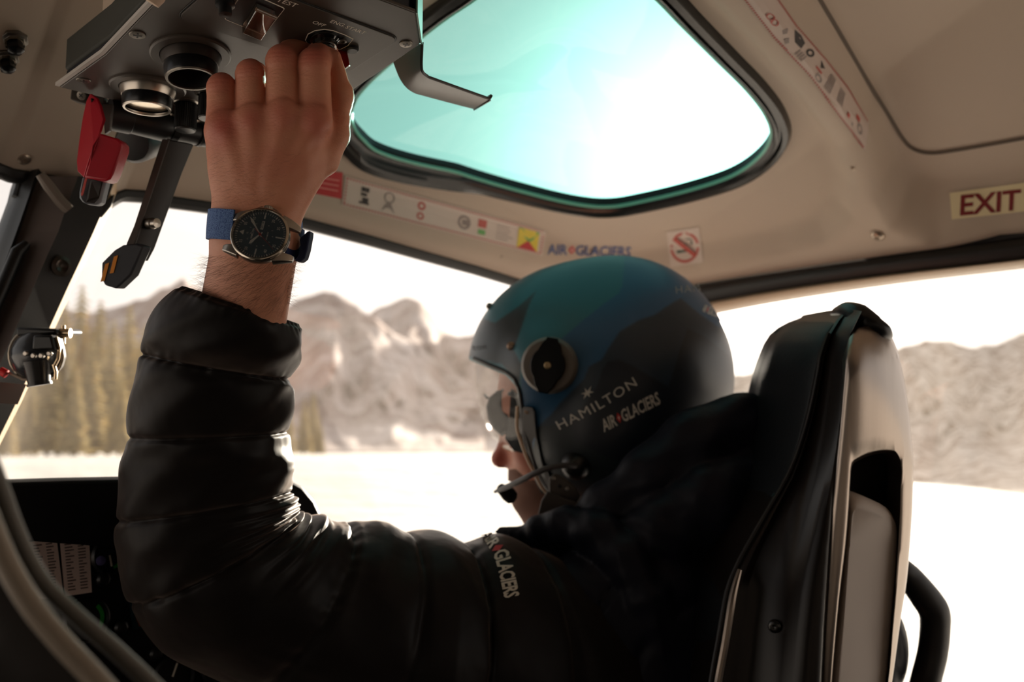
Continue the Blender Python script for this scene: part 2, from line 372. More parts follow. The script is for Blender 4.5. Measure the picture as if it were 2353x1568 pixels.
for i, (px, top, d) in enumerate([(40, 800, 60), (95, 742, 66), (150, 690, 70), (190, 655, 74), (232, 690, 70), (262, 735, 66), (300, 700, 78), (335, 745, 72), (365, 790, 80), (120, 790, 55), (215, 780, 58), (20, 880, 50), (660, 905, 90), (700, 915, 95), (735, 960, 92), (-20, 760, 66), (410, 800, 82), (175, 830, 52), (280, 850, 56), (75, 870, 56), (720, 900, 99)]):
    top_p = P(px, top, d); b_ = np.array([top_p[0], top_p[1], ground(top_p[0], top_p[1])-.1]); h = top_p[2]-b_[2]
    lab, grp = ('olive-yellow conifer in the blurred row of trees left of the raised sleeve', 'conifers left of the sleeve') if px < 500 else ('small dull conifer beneath the mountain just right of the raised sleeve', 'conifers right of the sleeve')
    if i < 3:
        gt, gk = tree_mesh(14.); e = empty('conifer_tree', (0, 0, 0), lab, 'tree', grp)
        c1 = build('foliage', gt, leaf, e, smooth=False); c2 = build('trunk', gk, bark, e); protos.append((e, c1, c2))
    else:
        pe, p1_, p2_ = protos[i % 3]; e = pe.copy(); COL.objects.link(e); settag(e, lab, 'tree', grp)
        for q in (p1_, p2_): c = q.copy(); COL.objects.link(c); c.parent = e
    e.location = tuple(b_); s_ = h/14.; e.scale = (s_*1.25, s_*1.25, s_); e.rotation_euler = (0, 0, i*1.7)
# ================================================================ cabin shell
liner = mat('headliner', (201, 183, 165), .62, spec=.35, bump=[(900, .12, 2)], var=(6, .35, (190, 174, 160)))
blackr = mat('black rubber', (22, 21, 22), .45, spec=.5)
dark = mat('dark trim', (30, 28, 29), .6, bump=[(700, .2, 2)])
cream = mat('painted frame', (196, 172, 146), .4)
tealg = glass('green tinted pane', (.20, .48, .46), .06, .015, (200, 235, 228))
clearg = glass('clear pane', (.96, .97, .97), .05, .03, (255, 240, 225))
# header edge in front, seen from behind; pixel positions on the plane of the windscreen header
def Yh_of(px): return np.interp(px, [-400, 0, 200, 700, 1190, 1500], [.88, .93, .94, .965, 1.0, 1.02])
hdr_px = [(-420, 330), (-200, 345), (0, 376), (30, 388), (80, 396), (134, 406), (157, 425), (166, 450), (178, 466), (205, 472), (233, 466), (252, 452), (268, 442), (287, 435), (333, 438), (400, 452), (490, 465), (600, 481), (700, 501), (850, 541), (1000, 584), (1100, 612), (1190, 640), (1300, 664), (1400, 672), (1470, 668)]
hd = np.array([onY(x, y, Yh_of(x)) for x, y in hdr_px])
Xmin, Xd = hd[0][0], 1.15
def Yh(X): return np.interp(X, hd[:, 0], hd[:, 1])
def Zh(X): return np.interp(X, hd[:, 0], hd[:, 2]-1.25)
zsm = np.array([Zh(x) if not (hd[4][0] < x < hd[15][0]) else lerp(Zh(hd[4][0]), Zh(hd[15][0]), (x-hd[4][0])/(hd[15][0]-hd[4][0])) for x in hd[:, 0]])
def Zsm(X): return np.interp(X, hd[:, 0], zsm)
rail_px = [(1400, 690), (1600, 652), (1800, 621), (2050, 586), (2353, 546), (2700, 496), (3300, 410)]
rl = np.array([onX(x, y, Xd) for x, y in rail_px])[::-1]
def Zr(Y): return np.interp(Y, rl[:, 1], rl[:, 2]-1.25)
def softmin3(a, b, c, k=.02):
    m = np.minimum(np.minimum(a, b), c); return m-k*np.log(np.exp(-(a-m)/k)+np.exp(-(b-m)/k)+np.exp(-(c-m)/k))*.45
def h0(X, Y):
    X = np.asarray(X, float); Y = np.asarray(Y, float)
    roof = .39-.16*(X-.66)-.147*(Y-.53); roof = .43-np.maximum(.43-roof, 0); roof = np.minimum(roof, .40)
    dy = Yh(X)-Y; e = sstep(0, .055, dy); zf = Zh(X)*(1-e)+Zsm(X)*e
    return softmin3(roof, zf+.85*dy, Zr(Y)+.62*(Xd-X), .012)
def onH(px, py, off=0., fn=None):              # where a sight line meets the headliner
    r = ray(px, py); ds = np.linspace(.25, 3., 1400); p = CAM+ds[:, None]*r
    s = p[:, 2]-1.25-(fn or h0)(p[:, 0], p[:, 1])+off; i = np.argmax(s > 0)
    if s[i] <= 0: i = len(ds)-1
    i = max(i, 1); t_ = s[i-1]/(s[i-1]-s[i]) if s[i] != s[i-1] else 0
    return p[i-1]+(p[i]-p[i-1])*np.clip(t_, 0, 1)
pk1 = [(1480, -200), (1630, 0), (1760, 140), (1860, 255), (1925, 350), (1953, 430), (1950, 500), (1900, 555), (1800, 585), (1600, 622), (1400, 635), (1200, 600), (1000, 550), (800, 492), (700, 465), (560, 430), (560, 200), (700, -100)]
pk2 = [(1700, -120), (1745, 0), (1850, 140), (1985, 335), (2012, 450), (2060, 525), (2150, 562), (2300, 556), (2500, 520), (2800, 470), (2900, 100), (2900, -500), (1750, -500)]
pk1 = np.array([onH(*q)[:2] for q in pk1]); pk2 = np.array([onH(*q)[:2] for q in pk2])
def h1(X, Y):
    z = h0(X, Y); sh = np.shape(z); x = np.atleast_1d(X).ravel(); y = np.atleast_1d(Y).ravel()
    x, y = np.broadcast_arrays(x, y)
    a = sstep(.008, -.018, poly_sd(x, y, pk1)); b = sstep(.008, -.034, poly_sd(x, y, pk2))
    return z+(.022*a+.05*b).reshape(sh)
# roof window outline (edge of the glass)
rw_px = [(806, 262), (812, 292), (835, 322), (872, 350), (960, 377), (1100, 412), (1230, 448), (1330, 470), (1400, 475), (1470, 464), (1580, 438), (1680, 405), (1745, 360), (1772, 312), (1758, 262), (1715, 205), (1650, 140), (1570, 60), (1490, -20), (1400, -75), (1280, -95), (1160, -50), (1080, 5), (1030, 38), (970, 84), (880, 160), (820, 222)]
rw = [onH(x, y, 0, h1) for x, y in rw_px]
rwc = catmull(rw, 6, True); rwp = np.array(rwc)[:, :2]
# headliner grid, finer near its edges, cut where the roof window sits
us = np.unique(np.concatenate([np.linspace(Xmin, Xd, 260), hd[:, 0][hd[:, 0] < Xd]])); R = []
vsq = 1-np.linspace(1, 0, 210)**1.5
g = G(); Xg, Vg = np.meshgrid(us, vsq, indexing='xy'); Yg = -1.2+(Yh(Xg)+1.2)*Vg; Zg = h1(Xg, Yg)+1.25
sdw = poly_sd(Xg.ravel(), Yg.ravel(), rwp).reshape(Xg.shape)
nn = len(us); Vs = np.stack([Xg, Yg, Zg], -1).reshape(-1, 3); Fs = []
for i in range(len(vsq)-1):
    for j in range(nn-1):
        if sdw[i:i+2, j:j+2].min() < -.0: continue
        a = i*nn+j; Fs.append((a, a+1, a+nn+1, a+nn))
g.add(Vs, Fs); ceil_o = build('ceiling', g, liner, kind='structure', auto=180, solid=-.012)
CB = bvh_of(ceil_o)
# outer skin of the roof, so that no light comes in round the edges
g = G(); 
def skin(pts, zt):
    return [(p[0], p[1], zt) for p in pts]
g.tube([p+np.array([0, .008, -.002]) for p in hd[:-1]], .009, 10); build('trim_1', g, blackr, kind='structure')
# roof window: seal, inner metal ring, pane
cen = rwp.mean(0); seal = []; ring = []; outr = []
for i, p in enumerate(rwc):
    tg_ = nrm(rwc[(i+1) % len(rwc)]-rwc[i-1]); nn_ = nrm(np.cross(tg_, [0, 0, 1])); 
    if np.dot(nn_[:2], p[:2]-cen) < 0: nn_ = -nn_
    def at(w, dz):
        q = p+nn_*w; return np.array([q[0], q[1], h1(np.array([q[0]]), np.array([q[1]]))[0]+1.25+dz])
    seal.append([at(.0005, .012), at(0, -.001), at(.005, -.006), at(.007, -.0065), at(.008, -.003), at(.010, -.003), at(.012, -.008), at(.018, -.007), at(.022, -.001), at(.022, .012)])
sm = [blackr]
g = G(); g.rings(seal, True, False); rwin = build('roof_window_seal', g, mat('glossy window seal', (18, 20, 20), .22, spec=.6), kind='structure'); rwin.name = 'trim_2'
g = G(); g.tube([np.array(r_[1])+(np.array(r_[1])-np.array([cen[0], cen[1], r_[1][2]]))*0+np.array([0, 0, .001]) for r_ in seal], .0022, 8, True); build('trim_3', g, mat('green glass edge', (120, 205, 180), .25, spec=.8), kind='structure')
g = G(); pts = [np.array(r_[0]) for r_ in seal]; c3 = np.mean(pts, 0)+np.array([0, 0, .012]); vs = [c3]; K = len(pts)
for s_ in (.25, .5, .75, 1.02): vs += [c3+(p-c3)*s_+np.array([0, 0, .012*(1-s_*s_)]) for p in pts]
fs = [(0, 1+i, 1+(i+1) % K) for i in range(K)]
for r_ in range(3): fs += [(1+r_*K+i, 1+r_*K+(i+1) % K, 1+(r_+1)*K+(i+1) % K, 1+(r_+1)*K+i) for i in range(K)]
g.add(vs, fs); build('window_1', g, tealg, kind='structure')
# seam of the aft roof panel
g = G(); sp_ = [onH(x, y, .001, h1) for x, y in [(1840, -80), (1885, 0), (1935, 85), (1990, 180), (2040, 262), (2070, 312), (2095, 340), (2135, 352), (2200, 345), (2353, 318), (2500, 290)]]
g.tube(catmull(sp_, 5), .0022, 6); build('trim_4', g, mat('seam', (110, 98, 88), .8), kind='structure')

# door: seal, frame tube, window, sill
rp = [np.array(onX(x, y, Xd)) for x, y in [(1330, 735), (1480, 700), (1600, 675), (1800, 646), (2050, 610), (2353, 572), (2650, 535)]]
def stripx(pxa, pxb, x, name, m, dx=.012, dep=.02):
    a = catmull([onX(q[0], q[1], x) for q in pxa], 4); b = catmull([onX(q[0], q[1], x) for q in pxb], 4); g = G(); rs = []
    for p, q in zip(a, b):
        mid = (p+q)/2; rs.append([p, p*.75+q*.25-np.array([dx*.8, 0, 0]), mid-np.array([dx, 0, 0]), p*.25+q*.75-np.array([dx*.8, 0, 0]), q, q+np.array([dep, 0, 0]), p+np.array([dep, 0, 0])])
    g.rings(rs); return build(name, g, m, kind='structure')
stripx([(1330, 700), (1480, 672), (1600, 650), (1800, 619), (2050, 584), (2353, 544), (2700, 494), (3300, 410)], [(1330, 750), (1480, 722), (1620, 695), (1800, 664), (2050, 630), (2353, 596), (2700, 548), (3300, 470)], 1.155, 'trim_5', blackr, .010)
stripx([(1330, 750), (1480, 722), (1620, 695), (1800, 664), (2050, 630), (2353, 596), (2700, 548), (3300, 470)], [(1330, 780), (1480, 750), (1630, 718), (1800, 686), (2050, 648), (2353, 611), (2700, 566), (3300, 492)], 1.165, 'trim_6', cream, .014)
dt_ = [onX(x, y, 1.17) for x, y in [(1330, 780), (1480, 750), (1630, 718), (1800, 686), (2050, 648), (2353, 611), (2700, 566), (3300, 492)]]
g = G(); bot = [np.array([p[0]+.03, p[1], .80]) for p in dt_]; mid = [lerp(p, q, .5)+np.array([.025, 0, 0]) for p, q in zip(dt_, bot)]
g.grid([dt_, mid, bot]); build('window_2', g, clearg, kind='structure', solid=.003)
g = G(); g.box((1.21, .1, .28), .03, 1.3, .53); build('wall_right', g, dark, kind='structure', bevel=.01)
# post between windscreen and door, behind the pilot's helmet
g = G(); a = [P(1380, 640, 1.50), P(1395, 800, 1.50), P(1400, 1000, 1.50), P(1380, 1400, 1.50)]; g.tube(a, [.03, .026, .026, .03], 12); build('trim_7', g, blackr, kind='structure')
# windscreen pane
g = G(); top = [p+np.array([0, .012, -.004]) for p in hd]; rows = []
for t_ in np.linspace(0, 1, 9): rows.append([np.array([p[0]+.0*t_, p[1]+.30*math.sin(t_*1.5), lerp(p[2], .62, t_)]) for p in top])
g.grid(rows); build('window_3', g, clearg, kind='structure', solid=.003)
# rest of the cabin: left wall with window openings, aft bulkhead, floor, roof skin
cab = mat('cabin lining', (66, 60, 56), .8)
g = G(); g.box((.1, .0, -.02), 1.15, 1.25, .02); build('floor', g, dark, kind='structure')
g = G(); g.box((.1, -1.22, .85), 1.15, .02, .87); build('wall_back', g, cab, kind='structure')
g = G(); g.box((-1.0, -.1, .42), .02, 1.12, .42); g.box((-1.0, -.55, 1.25), .02, .67, .43); g.box((-1.0, -.1, 1.62), .02, 1.12, .06); build('wall_left', g, cab, kind='structure')
g = G(); g.box((.12, 1.30, .37), 1.1, .02, .38); build('wall_front', g, dark, kind='structure')
# roof skin is only solid aft and left of the roof window
g = G(); g.box((-.45, -.15, 1.70), .60, 1.02, .008); g.box((.62, -.72, 1.70), .50, .48, .008); g.box((1.175, -.3, 1.60), .012, .9, .11)
build('trim_8', g, cab, kind='structure')
# ================================================================ overhead console
face = mat('console paint', (68, 60, 53), .42, spec=.5, bump=[(2500, .12, 2)])
wall_d = mat('console side', (52, 53, 48), .75, bump=[(3000, .35, 2)])
navy = mat('blue black paint', (18, 24, 34), .45)
edge = mat('bare metal edge', (196, 190, 184), .45, metal=.1)
black = mat('black plastic', (14, 14, 15), .38)
blackm = mat('black anodised', (16, 18, 22), .28, metal=.2)
silver = mat('satin aluminium', (186, 178, 168), .3, metal=1.)
steel = mat('screw steel', (120, 114, 106), .35, metal=.9)
ink = mat('panel lettering', (240, 230, 214), .6)
red = mat('red guard paint', (176, 18, 40), .38, bump=[(2000, .1, 2)])
grey = mat('grey lever', (124, 128, 136), .5)
K0 = P(760, 110, .70); tA, tB = rad(7), rad(-1)
nA = np.array([0, -math.sin(tA), -math.cos(tA)]); nB = np.array([0, -math.sin(tB), -math.cos(tB)])
fA = np.array([0, math.cos(tA), -math.sin(tA)]); fB = np.array([0, math.cos(tB), -math.sin(tB)]); EX = np.array([1., 0, 0])
pa = lambda x, y, up=0.: onPl(x, y, K0-nA*up, nA)
kL = pa(243, 119); XL = kL[0]; XR = (pa(966, 98)[0]+pa(800, 205)[0])/2
KB = kL; pb = lambda x, y, up=0.: onPl(x, y, KB-nB*up, nB)
fl = pb(153, 199); YF = (fl[1]+pb(472, 274)[1])/2
def zA(y): return kL[2]-(y-kL[1])*math.tan(tA)
def zB(y): return kL[2]-(y-kL[1])*math.tan(tB)
Yr = pa(928, 12)[1]; Yk = kL[1]; Yc = pa(968, 96)[1]; Xc = XR-(pa(968, 96)[0]-pa(956, 24)[0])
con = empty('overhead_console', (lerp(XL, XR, .5), .4, zA(.4)+.06), 'dark grey overhead switch console mounted under the cabin roof above the raised hand', 'control panel')
print('console chamfer', XL, XR, Xc, Yc, Yr)
def conplan(ins, lo, hi):
    xl, xr, xc, yf, yr, yc = XL+ins, XR-ins, Xc-ins, YF-ins, Yr+ins, Yc-ins*.2
    pl = [(xl, yr), (xl, Yk), (xl, yf), (xr, yf), (xr, Yk), (xr, yc), (xc, yr)]; z = lambda y: zA(y) if y <= Yk else zB(y)
    n = 7; g = G(); vs = [(x, y, z(y)+lo) for x, y in pl]+[(x, y, z(y)+hi) for x, y in pl]
    fs = [(0, 1, 4, 5, 6), (1, 2, 3, 4), (7, 8, 11, 12, 13), (8, 9, 10, 11)]+[(i, (i+1) % n, n+(i+1) % n, n+i) for i in range(n)]
    return g.add(vs, fs)
build('lower_housing', conplan(.003, .001, .011), navy, con, bevel=.001)
build('upper_housing', conplan(.002, .0112, .036), wall_d, con, bevel=.002)
build('roof_fairing', conplan(.02, .0362, .13), liner, con, bevel=.004)
fp = build('faceplate', conplan(0, -.0022, .0008), face, con, bevel=.0008)
g = G(); g.prism([(XL-.0035, Yr, zA(Yr)-.0018), (XL-.0035, Yk, zA(Yk)-.0018), (XL-.0035, YF, zB(YF)-.0018), (XL-.0035, YF, zB(YF)+.0008), (XL-.0035, Yk, zA(Yk)+.0008), (XL-.0035, Yr, zA(Yr)+.0008)], (.0029, 0, 0)); build('edge_strip', g, edge, con)
# inset switch panel, its dark groove
sub = [(407, 38), (796, 166), (917, 87), (560, -45), (500, -62)]
sub = [pa(x, y, -.0023) for x, y in [(407, 38), (796, 166), (917, 87)]]; sub.append(sub[0]+sub[2]-sub[1])
def rounded(ps, r, n=5):
    out = []; N = len(ps)
    for i in range(N):
        p = ps[i]; a = p+nrm(ps[i-1]-p)*r; b = p+nrm(ps[(i+1) % N]-p)*r
        for k in range(n+1): t_ = k/n; out.append((1-t_)**2*a+2*t_*(1-t_)*p+t_*t_*b)
    return out
so_ = rounded(sub, .008); cs = np.mean(so_, 0)
g = G(); g.prism([p+nrm(p-cs)*.0012 for p in so_], nA*.0004); g.m = 1; g.prism([p+nA*.0003 for p in so_], nA*.0010); sp1 = build('switch_panel', g, [black, face], con, bevel=.0003)
def a3(p, up=0.): return p+nA*up
def txt3(s, o, h, parent, m, ax=EX, ay=None, nn=None, up=.0, bold=.004, name='lettering', w=1., sp_=1.):
    V, F_ = textmesh(s, bold, 3, sp_, w); ay = -fA if ay is None else ay; nn = nA if nn is None else nn
    g = G(); g.add([o+ax*v[0]*h+ay*v[1]*h+nn*up for v in V], F_); return build(name, g, m, parent, smooth=False)
on = lambda x, y: pa(x, y, -.0037)
txt3('TEST', on(633, 2), .0048, sp1, ink, w=.95); txt3('OFF', on(716, 53), .0038, sp1, ink); txt3('ENG.', on(757, 51), .0037, sp1, ink)
txt3('START', on(792, 64), .0037, sp1, ink); txt3('ON', on(672, 96), .0037, sp1, ink)
def screw(c, n_, r, parent, m=steel, slot=True):
    g = G(); g.lathe(c, n_, [(0, 0), (r, 0), (r, .0004), (r*.92, .0008), (r*.3, .0011), (0, .0011)], 24)
    u = nrm(np.cross(n_, [0.3, .9, .1])); w = nrm(np.cross(n_, u)); g.m = 1
    g.box(c+n_*.0011, r*.5, r*.11, .0001, [u, w, n_]); g.box(c+n_*.0011, r*.11, r*.5, .0001, [u, w, n_]); return build('screw', g, [m, black], parent)
for (x, y) in [(316, 79)]: screw(pa(x, y, -.0022), nA, .0054, con)
screw(pb(192, 184, -.0022), nB, .0052, con); screw(pa(933, 100, -.0022), nA, .0048, con)
# air nozzle and reading lamp: flange, silver cup, black barrel
def nozzle(nm, c, n_, r, L, shoulder, inner, deep):
    g = G(); g.lathe(c, n_, [(r*.72, 0), (r, 0), (r, .0012), (r*.96, .0022), (r*.76, .0024), (r*.74, .0006)], 72); b = build(nm, g, face, con); ORG[b.name] = ORG[con.name]
    g = G(); g.lathe(c, n_, [(r*.74, 0), (r*.74, .0025), (r*.735, .004), (r*.68, L*.50), (r*.60, L*.52), (r*.60, 0)], 72); build('cup', g, shoulder, b)
    g = G(); g.lathe(c, n_, [(r*.60, 0), (r*.655, L*.48), (r*.665, L*.6), (r*.65, L*.92), (r*.63, L), (r*.62, L*1.0)], 72); build('barrel', g, blackm, b)
    g = G(); g.lathe(c, n_, [(r*.62, L*.9), (r*.635, L), (r*.62, L*1.05), (r*.56, L*1.05), (r*.555, L*.98)], 72); build('rim', g, mat('rim metal', (120, 114, 106), .3, metal=.8) if inner == 'dark' else silver, b)
    g = G(); g.lathe(c, n_, [(0, deep), (r*.53, deep), (r*.53, deep+.0006), (r*.555, L*.99)] if inner == 'dark' else [(0, deep), (r*.56, deep), (r*.56, deep+.0006), (0, deep+.0006)], 48)
    build('opening' if inner == 'dark' else 'lens', g, mat('vent dark', (4, 4, 5), .9) if inner == 'dark' else mat('frosted lens', (236, 222, 200), .16, metal=.85), b); return b
c1 = pa(438, 123, -.0022); r1 = 90/FP*proj(c1)[2]*1.0
nozzle('air_nozzle', c1, nA, r1, .0185, mat('cup dark', (66, 60, 56), .35, metal=.7), 'dark', .006)
c2 = pb(340, 199, -.0022); r2 = 84/FP*proj(c2)[2]
nozzle('reading_lamp', c2, nB, r2, .0165, silver, 'lens', .0135)
def knob(c, n_, r, L, base=True):
    g = G()
    if base: g.m = 1; g.lathe(c, n_, [(r*1.35, 0), (r*1.35, .0008), (r*1.1, .0015)], 32)
    g.m = 0; g.lathe(c, n_, [(r*.9, .001), (r, .0022), (r, L*.93)], 72, knurl=.05, kn=1); g.lathe(c, n_, [(r*.9, L*.9), (r*.96, L*.95), (r*.9, L), (0, L*1.01)], 48)
    return build('knob', g, [black, silver], con, auto=20)
kc = pb(428, 236, -.0022); knob(kc, nB, 25/FP*proj(kc)[2], .0225); kc = pb(482, 215, -.0022); knob(kc, nB, 25/FP*proj(kc)[2], .0200)
# guarded rocker switch
q = [pa(x, y, -.0036) for x, y in [(516, 43), (606, 80), (654, 19)]]; q.append(q[0]+q[2]-q[1]); u = nrm(q[1]-q[0]); w = nrm(q[3]-q[0])
g = G(); g.tube(rounded(q, .002), .0004, 6, True); g.m = 1; g.prism([p*.98+np.mean(q, 0)*.02 for p in q], nA*.0003); gs = build('rocker_switch', g, [ink, black], con)
q2 = [pa(x, y, -.0040) for x, y in [(556, 58), (600, 76), (633, 24)]]; q2.append(q2[0]+q2[2]-q2[1])
g = G(); g.prism(q2, nA*.006); build('switch_cover', g, glass('smoked cover', (.72, .62, .54), .35, .02, (200, 170, 150)), gs, bevel=.0008)
g = G(); g.prism([lerp(p, np.mean(q2, 0), .3) for p in q2], nA*.003); build('rocker', g, black, gs, bevel=.0006)
g = G(); m_ = (q2[2]+q2[3])/2; g.tube([q2[3]+nA*.005, q2[2]+nA*.005], .0013, 12); build('hinge', g, mat('clear hinge', (120, 98, 82), .2, spec=.8), gs)
g = G(); kk = pa(517, 4, -.0036); g.lathe(kk, nA, [(.006, 0), (.006, .003), (.004, .004), (.004, .009), (0, .0095)], 28); build('push_button', g, black, con)
# engine start selector
es = [(702, 92), (708, 78), (724, 70), (745, 67), (765, 70), (790, 79), (811, 89), (799, 104), (783, 112), (740, 115), (712, 106)]
g = G(); ep = [pa(x, y, -.0036) for x, y in es]; g.prism(ep, nA*.0003); g.m = 1; g.tube(ep, .0004, 6, True); eb = build('start_selector', g, [black, ink], con)
kc = pa(746, 88, -.0038); g = G(); g.lathe(kc, nA, [(.010, 0), (.010, .002), (.0085, .0035), (.0085, .006), (.006, .0065), (.006, .009), (0, .0095)], 40); build('selector_hub', g, mat('glossy black', (8, 8, 9), .12, coat=1), eb)
g = G(); g.lathe(kc+nA*.0061, nA, [(.0072, 0), (.0076, .0006), (.0068, .0006), (.0066, 0)], 40); build('selector_ring', g, silver, eb)
kc = pa(786, 93, -.0038); g = G(); g.lathe(kc, nA, [(.0032, 0), (.0032, .001), (.0018, .0012), (.0018, .0004), (0, .0004)], 24); build('pivot', g, steel, eb)
rc = [(752, 103), (768, 95), (794, 107), (799, 128), (803, 149), (791, 158), (781, 142), (773, 118)]
g = G(); ds = [.700, .700, .703, .697, .690, .687, .690, .694]; pts = [P(x, y, d) for (x, y), d in zip(rc, ds)]
g.prism(pts, FW*.0035); build('safety_flap', g, mat('dark red flap', (132, 16, 14), .3, coat=.3), eb, bevel=.0006)
kc = pa(809, 110, -.0036); g = G(); g.lathe(kc, nA, [(.0046, 0), (.0046, .002), (.0036, .0028), (0, .0028)], 28); build('push_button', g, blackr, con)
# chamfered right end and hook bracket hanging from it
g = G(); g.prism([(XR+.0003, Yc, zA(Yc)-.002), (XR+.0003, Yc, zA(Yc)+.034), (Xc+.0003, Yr, zA(Yr)+.034), (Xc+.0003, Yr, zA(Yr)-.002)], (.0012, -.0004, 0)); build('end_cap', g, mat('green-lit end cap', (96, 116, 106), .3, metal=.5), con)  # grey-green colour holds the greenish light on the chamfer
hk = empty('hook_bracket', pa(935, 125), 'black bent metal hook hanging from the right edge of the overhead console', 'bracket')
fe = [(903, 142, .775), (908, 156, .775), (918, 180, .775), (932, 200, .776), (950, 213, .780), (975, 221, .787), (1085, 250, .826), (1092, 249, .828), (1103, 238, .831)]
re_ = [(967, 96, .715), (966, 120, .715), (965, 148, .716), (968, 166, .718), (981, 178, .723), (1000, 186, .730), (1118, 228, .768), (1127, 229, .771), (1133, 220, .774)]
A_ = catmull([P(*q) for q in fe], 4); B_ = catmull([P(*q) for q in re_], 4)
g = G(); g.grid([A_, [(p+q)/2 for p, q in zip(A_, B_)], B_]); build('strip', g, mat('bracket black', (38, 34, 32), .33, spec=.6), hk, solid=.0022, bevel=.0004)
# small beige clip at the top of the picture, and roof fasteners
g = G(); g.lathe(P(363, -22, .60), nrm(P(352, 10, .6)-P(366, -14, .6)), [(.006, -.01), (.0062, .004), (.005, .0085), (0, .009)], 24); build('roof_clip', g, mat('beige clip', (206, 180, 156), .5), None, label='small beige rounded clip at the left edge of the overhead console face', cat='clip')
for (x, y, s_, lb) in [(32, 90, 1.1, 'upper of the two dark metal quarter-turn fasteners on the beige roof lining'), (14, 133, 1., 'lower of the two dark metal quarter-turn fasteners on the beige roof lining')]:
    p = stick(CB, x, y, 0); e = empty('roof_fastener', p, lb, 'fastener', 'dark fasteners on the roof lining'); n_ = nrm(-ray(x, y)*.5+np.array([.2, 0, -1]))
    g = G(); g.lathe(p, n_, [(.010*s_, 0), (.010*s_, .002), (.007*s_, .003), (.007*s_, .006)], 8); build('washer', g, steel, e, bevel=.0005)
    g = G(); g.lathe(p, n_, [(.0055*s_, .004), (.006*s_, .012), (.003*s_, .014), (0, .0142)], 10, knurl=.1, kn=1); build('stud', g, blackm, e)

# ================================================================ levers below the console
lv = empty('rotor_brake_lever', P(330, 290, .80), 'black hanging lever with two orange stripes on its blade below the console', 'lever')
g = G(); g.tube([P(250, 262, .775), P(300, 272, .785), P(305, 273, .786), P(380, 292, .80), P(384, 293, .80), P(500, 318, .835)], [.0125, .0125, .0118, .0118, .0100, .0092], 40); build('shaft', g, mat('shaft black', (26, 24, 25), .42), lv)
g = G(); g.tube([P(395, 292, .803), P(408, 296, .806)], [.0122, .0122], 40); g.tube([P(455, 307, .82), P(462, 309, .822)], [.0105, .0105], 40); build('collar', g, blackr, lv)
arm = [(372, 318, .79), (352, 380, .785), (330, 450, .78), (307, 520, .775), (290, 560, .772), (280, 578, .770)]
armr = [(430, 328, .80), (402, 395, .795), (380, 455, .79), (356, 520, .785), (338, 570, .780), (322, 600, .776)]
g = G(); pts = [P(*q) for q in arm]+[P(*q) for q in reversed(armr)]; th = nrm(FW+RT*.5)*.008
g.prism(pts, th); build('arm', g, mat('arm black', (34, 31, 32), .4), lv, bevel=.001)
g = G(); g.tube([P(*q)+UP*0 for q in [(388, 320, .795), (368, 385, .79), (345, 455, .785), (322, 520, .779), (306, 568, .775), (292, 600, .772)]], .0014, 8); build('arm_rib', g, mat('rib edge', (74, 68, 66), .4), lv)
g = G(); g.prism([P(*q) for q in [(373, 320, .788), (353, 380, .783), (331, 450, .778), (308, 520, .773), (291, 560, .770), (304, 566, .770), (321, 520, .773), (344, 455, .778), (367, 385, .783), (388, 322, .788)]], FW*.002); build('arm_lit_facet', g, mat('arm lit facet', (84, 76, 72), .45), lv)  # paler left half paints in the lit face of the arm
bl = [(282, 563), (262, 575), (233, 604), (232, 640), (240, 656), (266, 664), (300, 632), (330, 566), (312, 560)]
g = G(); pts = [P(x, y, .768) for x, y in bl]; g.prism(pts, th*1.1); bld = build('blade', g, mat('blade face', (44, 47, 54), .5), lv, bevel=.0012)
for (a, b_) in [((266, 590), (256, 626)), ((246, 607), (235, 645))]:
    g = G(); g.prism([P(a[0]-4, a[1], .7675), P(a[0]+5, a[1]-3, .7675), P(b_[0]+5, b_[1]+1, .7675), P(b_[0]-4, b_[1]+3, .7675)], -FW*.0003); build('orange_stripe', g, mat('orange paint', (226, 140, 20), .5), bld, smooth=False)
g = G(); c = P(346, 514, .778); g.lathe(c, -FW*.6+RT*.9, [(.0045, -.002), (.0045, .003), (.0036, .004), (.0036, .008), (0, .0085)], 24); build('bolt', g, silver, lv)
g = G(); g.prism([P(455, 327, .826), P(470, 330, .83), P(470, 338, .83), P(455, 335, .826)], -FW*.001); build('orange_mark', g, mat('orange paint', (226, 140, 20), .5), lv, smooth=False)
g = G(); c = P(308, 330, .84); g.lathe(c, -FW+UP*-.3, [(.016, -.03), (.0165, 0), (.014, .004), (.008, .005), (0, .005)], 36); build('socket', g, blackr, lv)
# red guard over the fire lever
rg = empty('red_guard', P(210, 300, .75), 'bright red folded metal guard covering a grey lever below the front corner of the console', 'lever guard')
side = [(206, 215, .752), (198, 232, .754), (190, 268, .756), (182, 320, .758), (176, 370, .76), (178, 394, .758), (192, 408, .748), (202, 372, .742), (214, 335, .738), (228, 302, .738), (238, 275, .745), (229, 242, .749), (222, 226, .751)]
g = G(); g.prism([P(*q) for q in side], nrm(FW*.6+RT)*.0018); build('side_flange', g, red, rg, bevel=.0005)
fr_ = [(226, 305, .738), (270, 318, .742), (280, 328, .743), (279, 342, .743), (259, 400, .745), (252, 412, .745), (242, 416, .745), (192, 408, .748), (203, 370, .742), (214, 335, .738)]
g = G(); g.prism([P(*q) for q in fr_], nrm(FW)*.016); build('guard_cover', g, red, rg, bevel=.0016)
g = G(); g.prism([P(232, 236, .753), P(258, 240, .756), (P(252, 300, .76)), P(240, 308, .758), P(238, 275, .755)], FW*.004); build('hinge_plate', g, mat('hinge dark', (70, 62, 58), .5), rg, bevel=.0006)
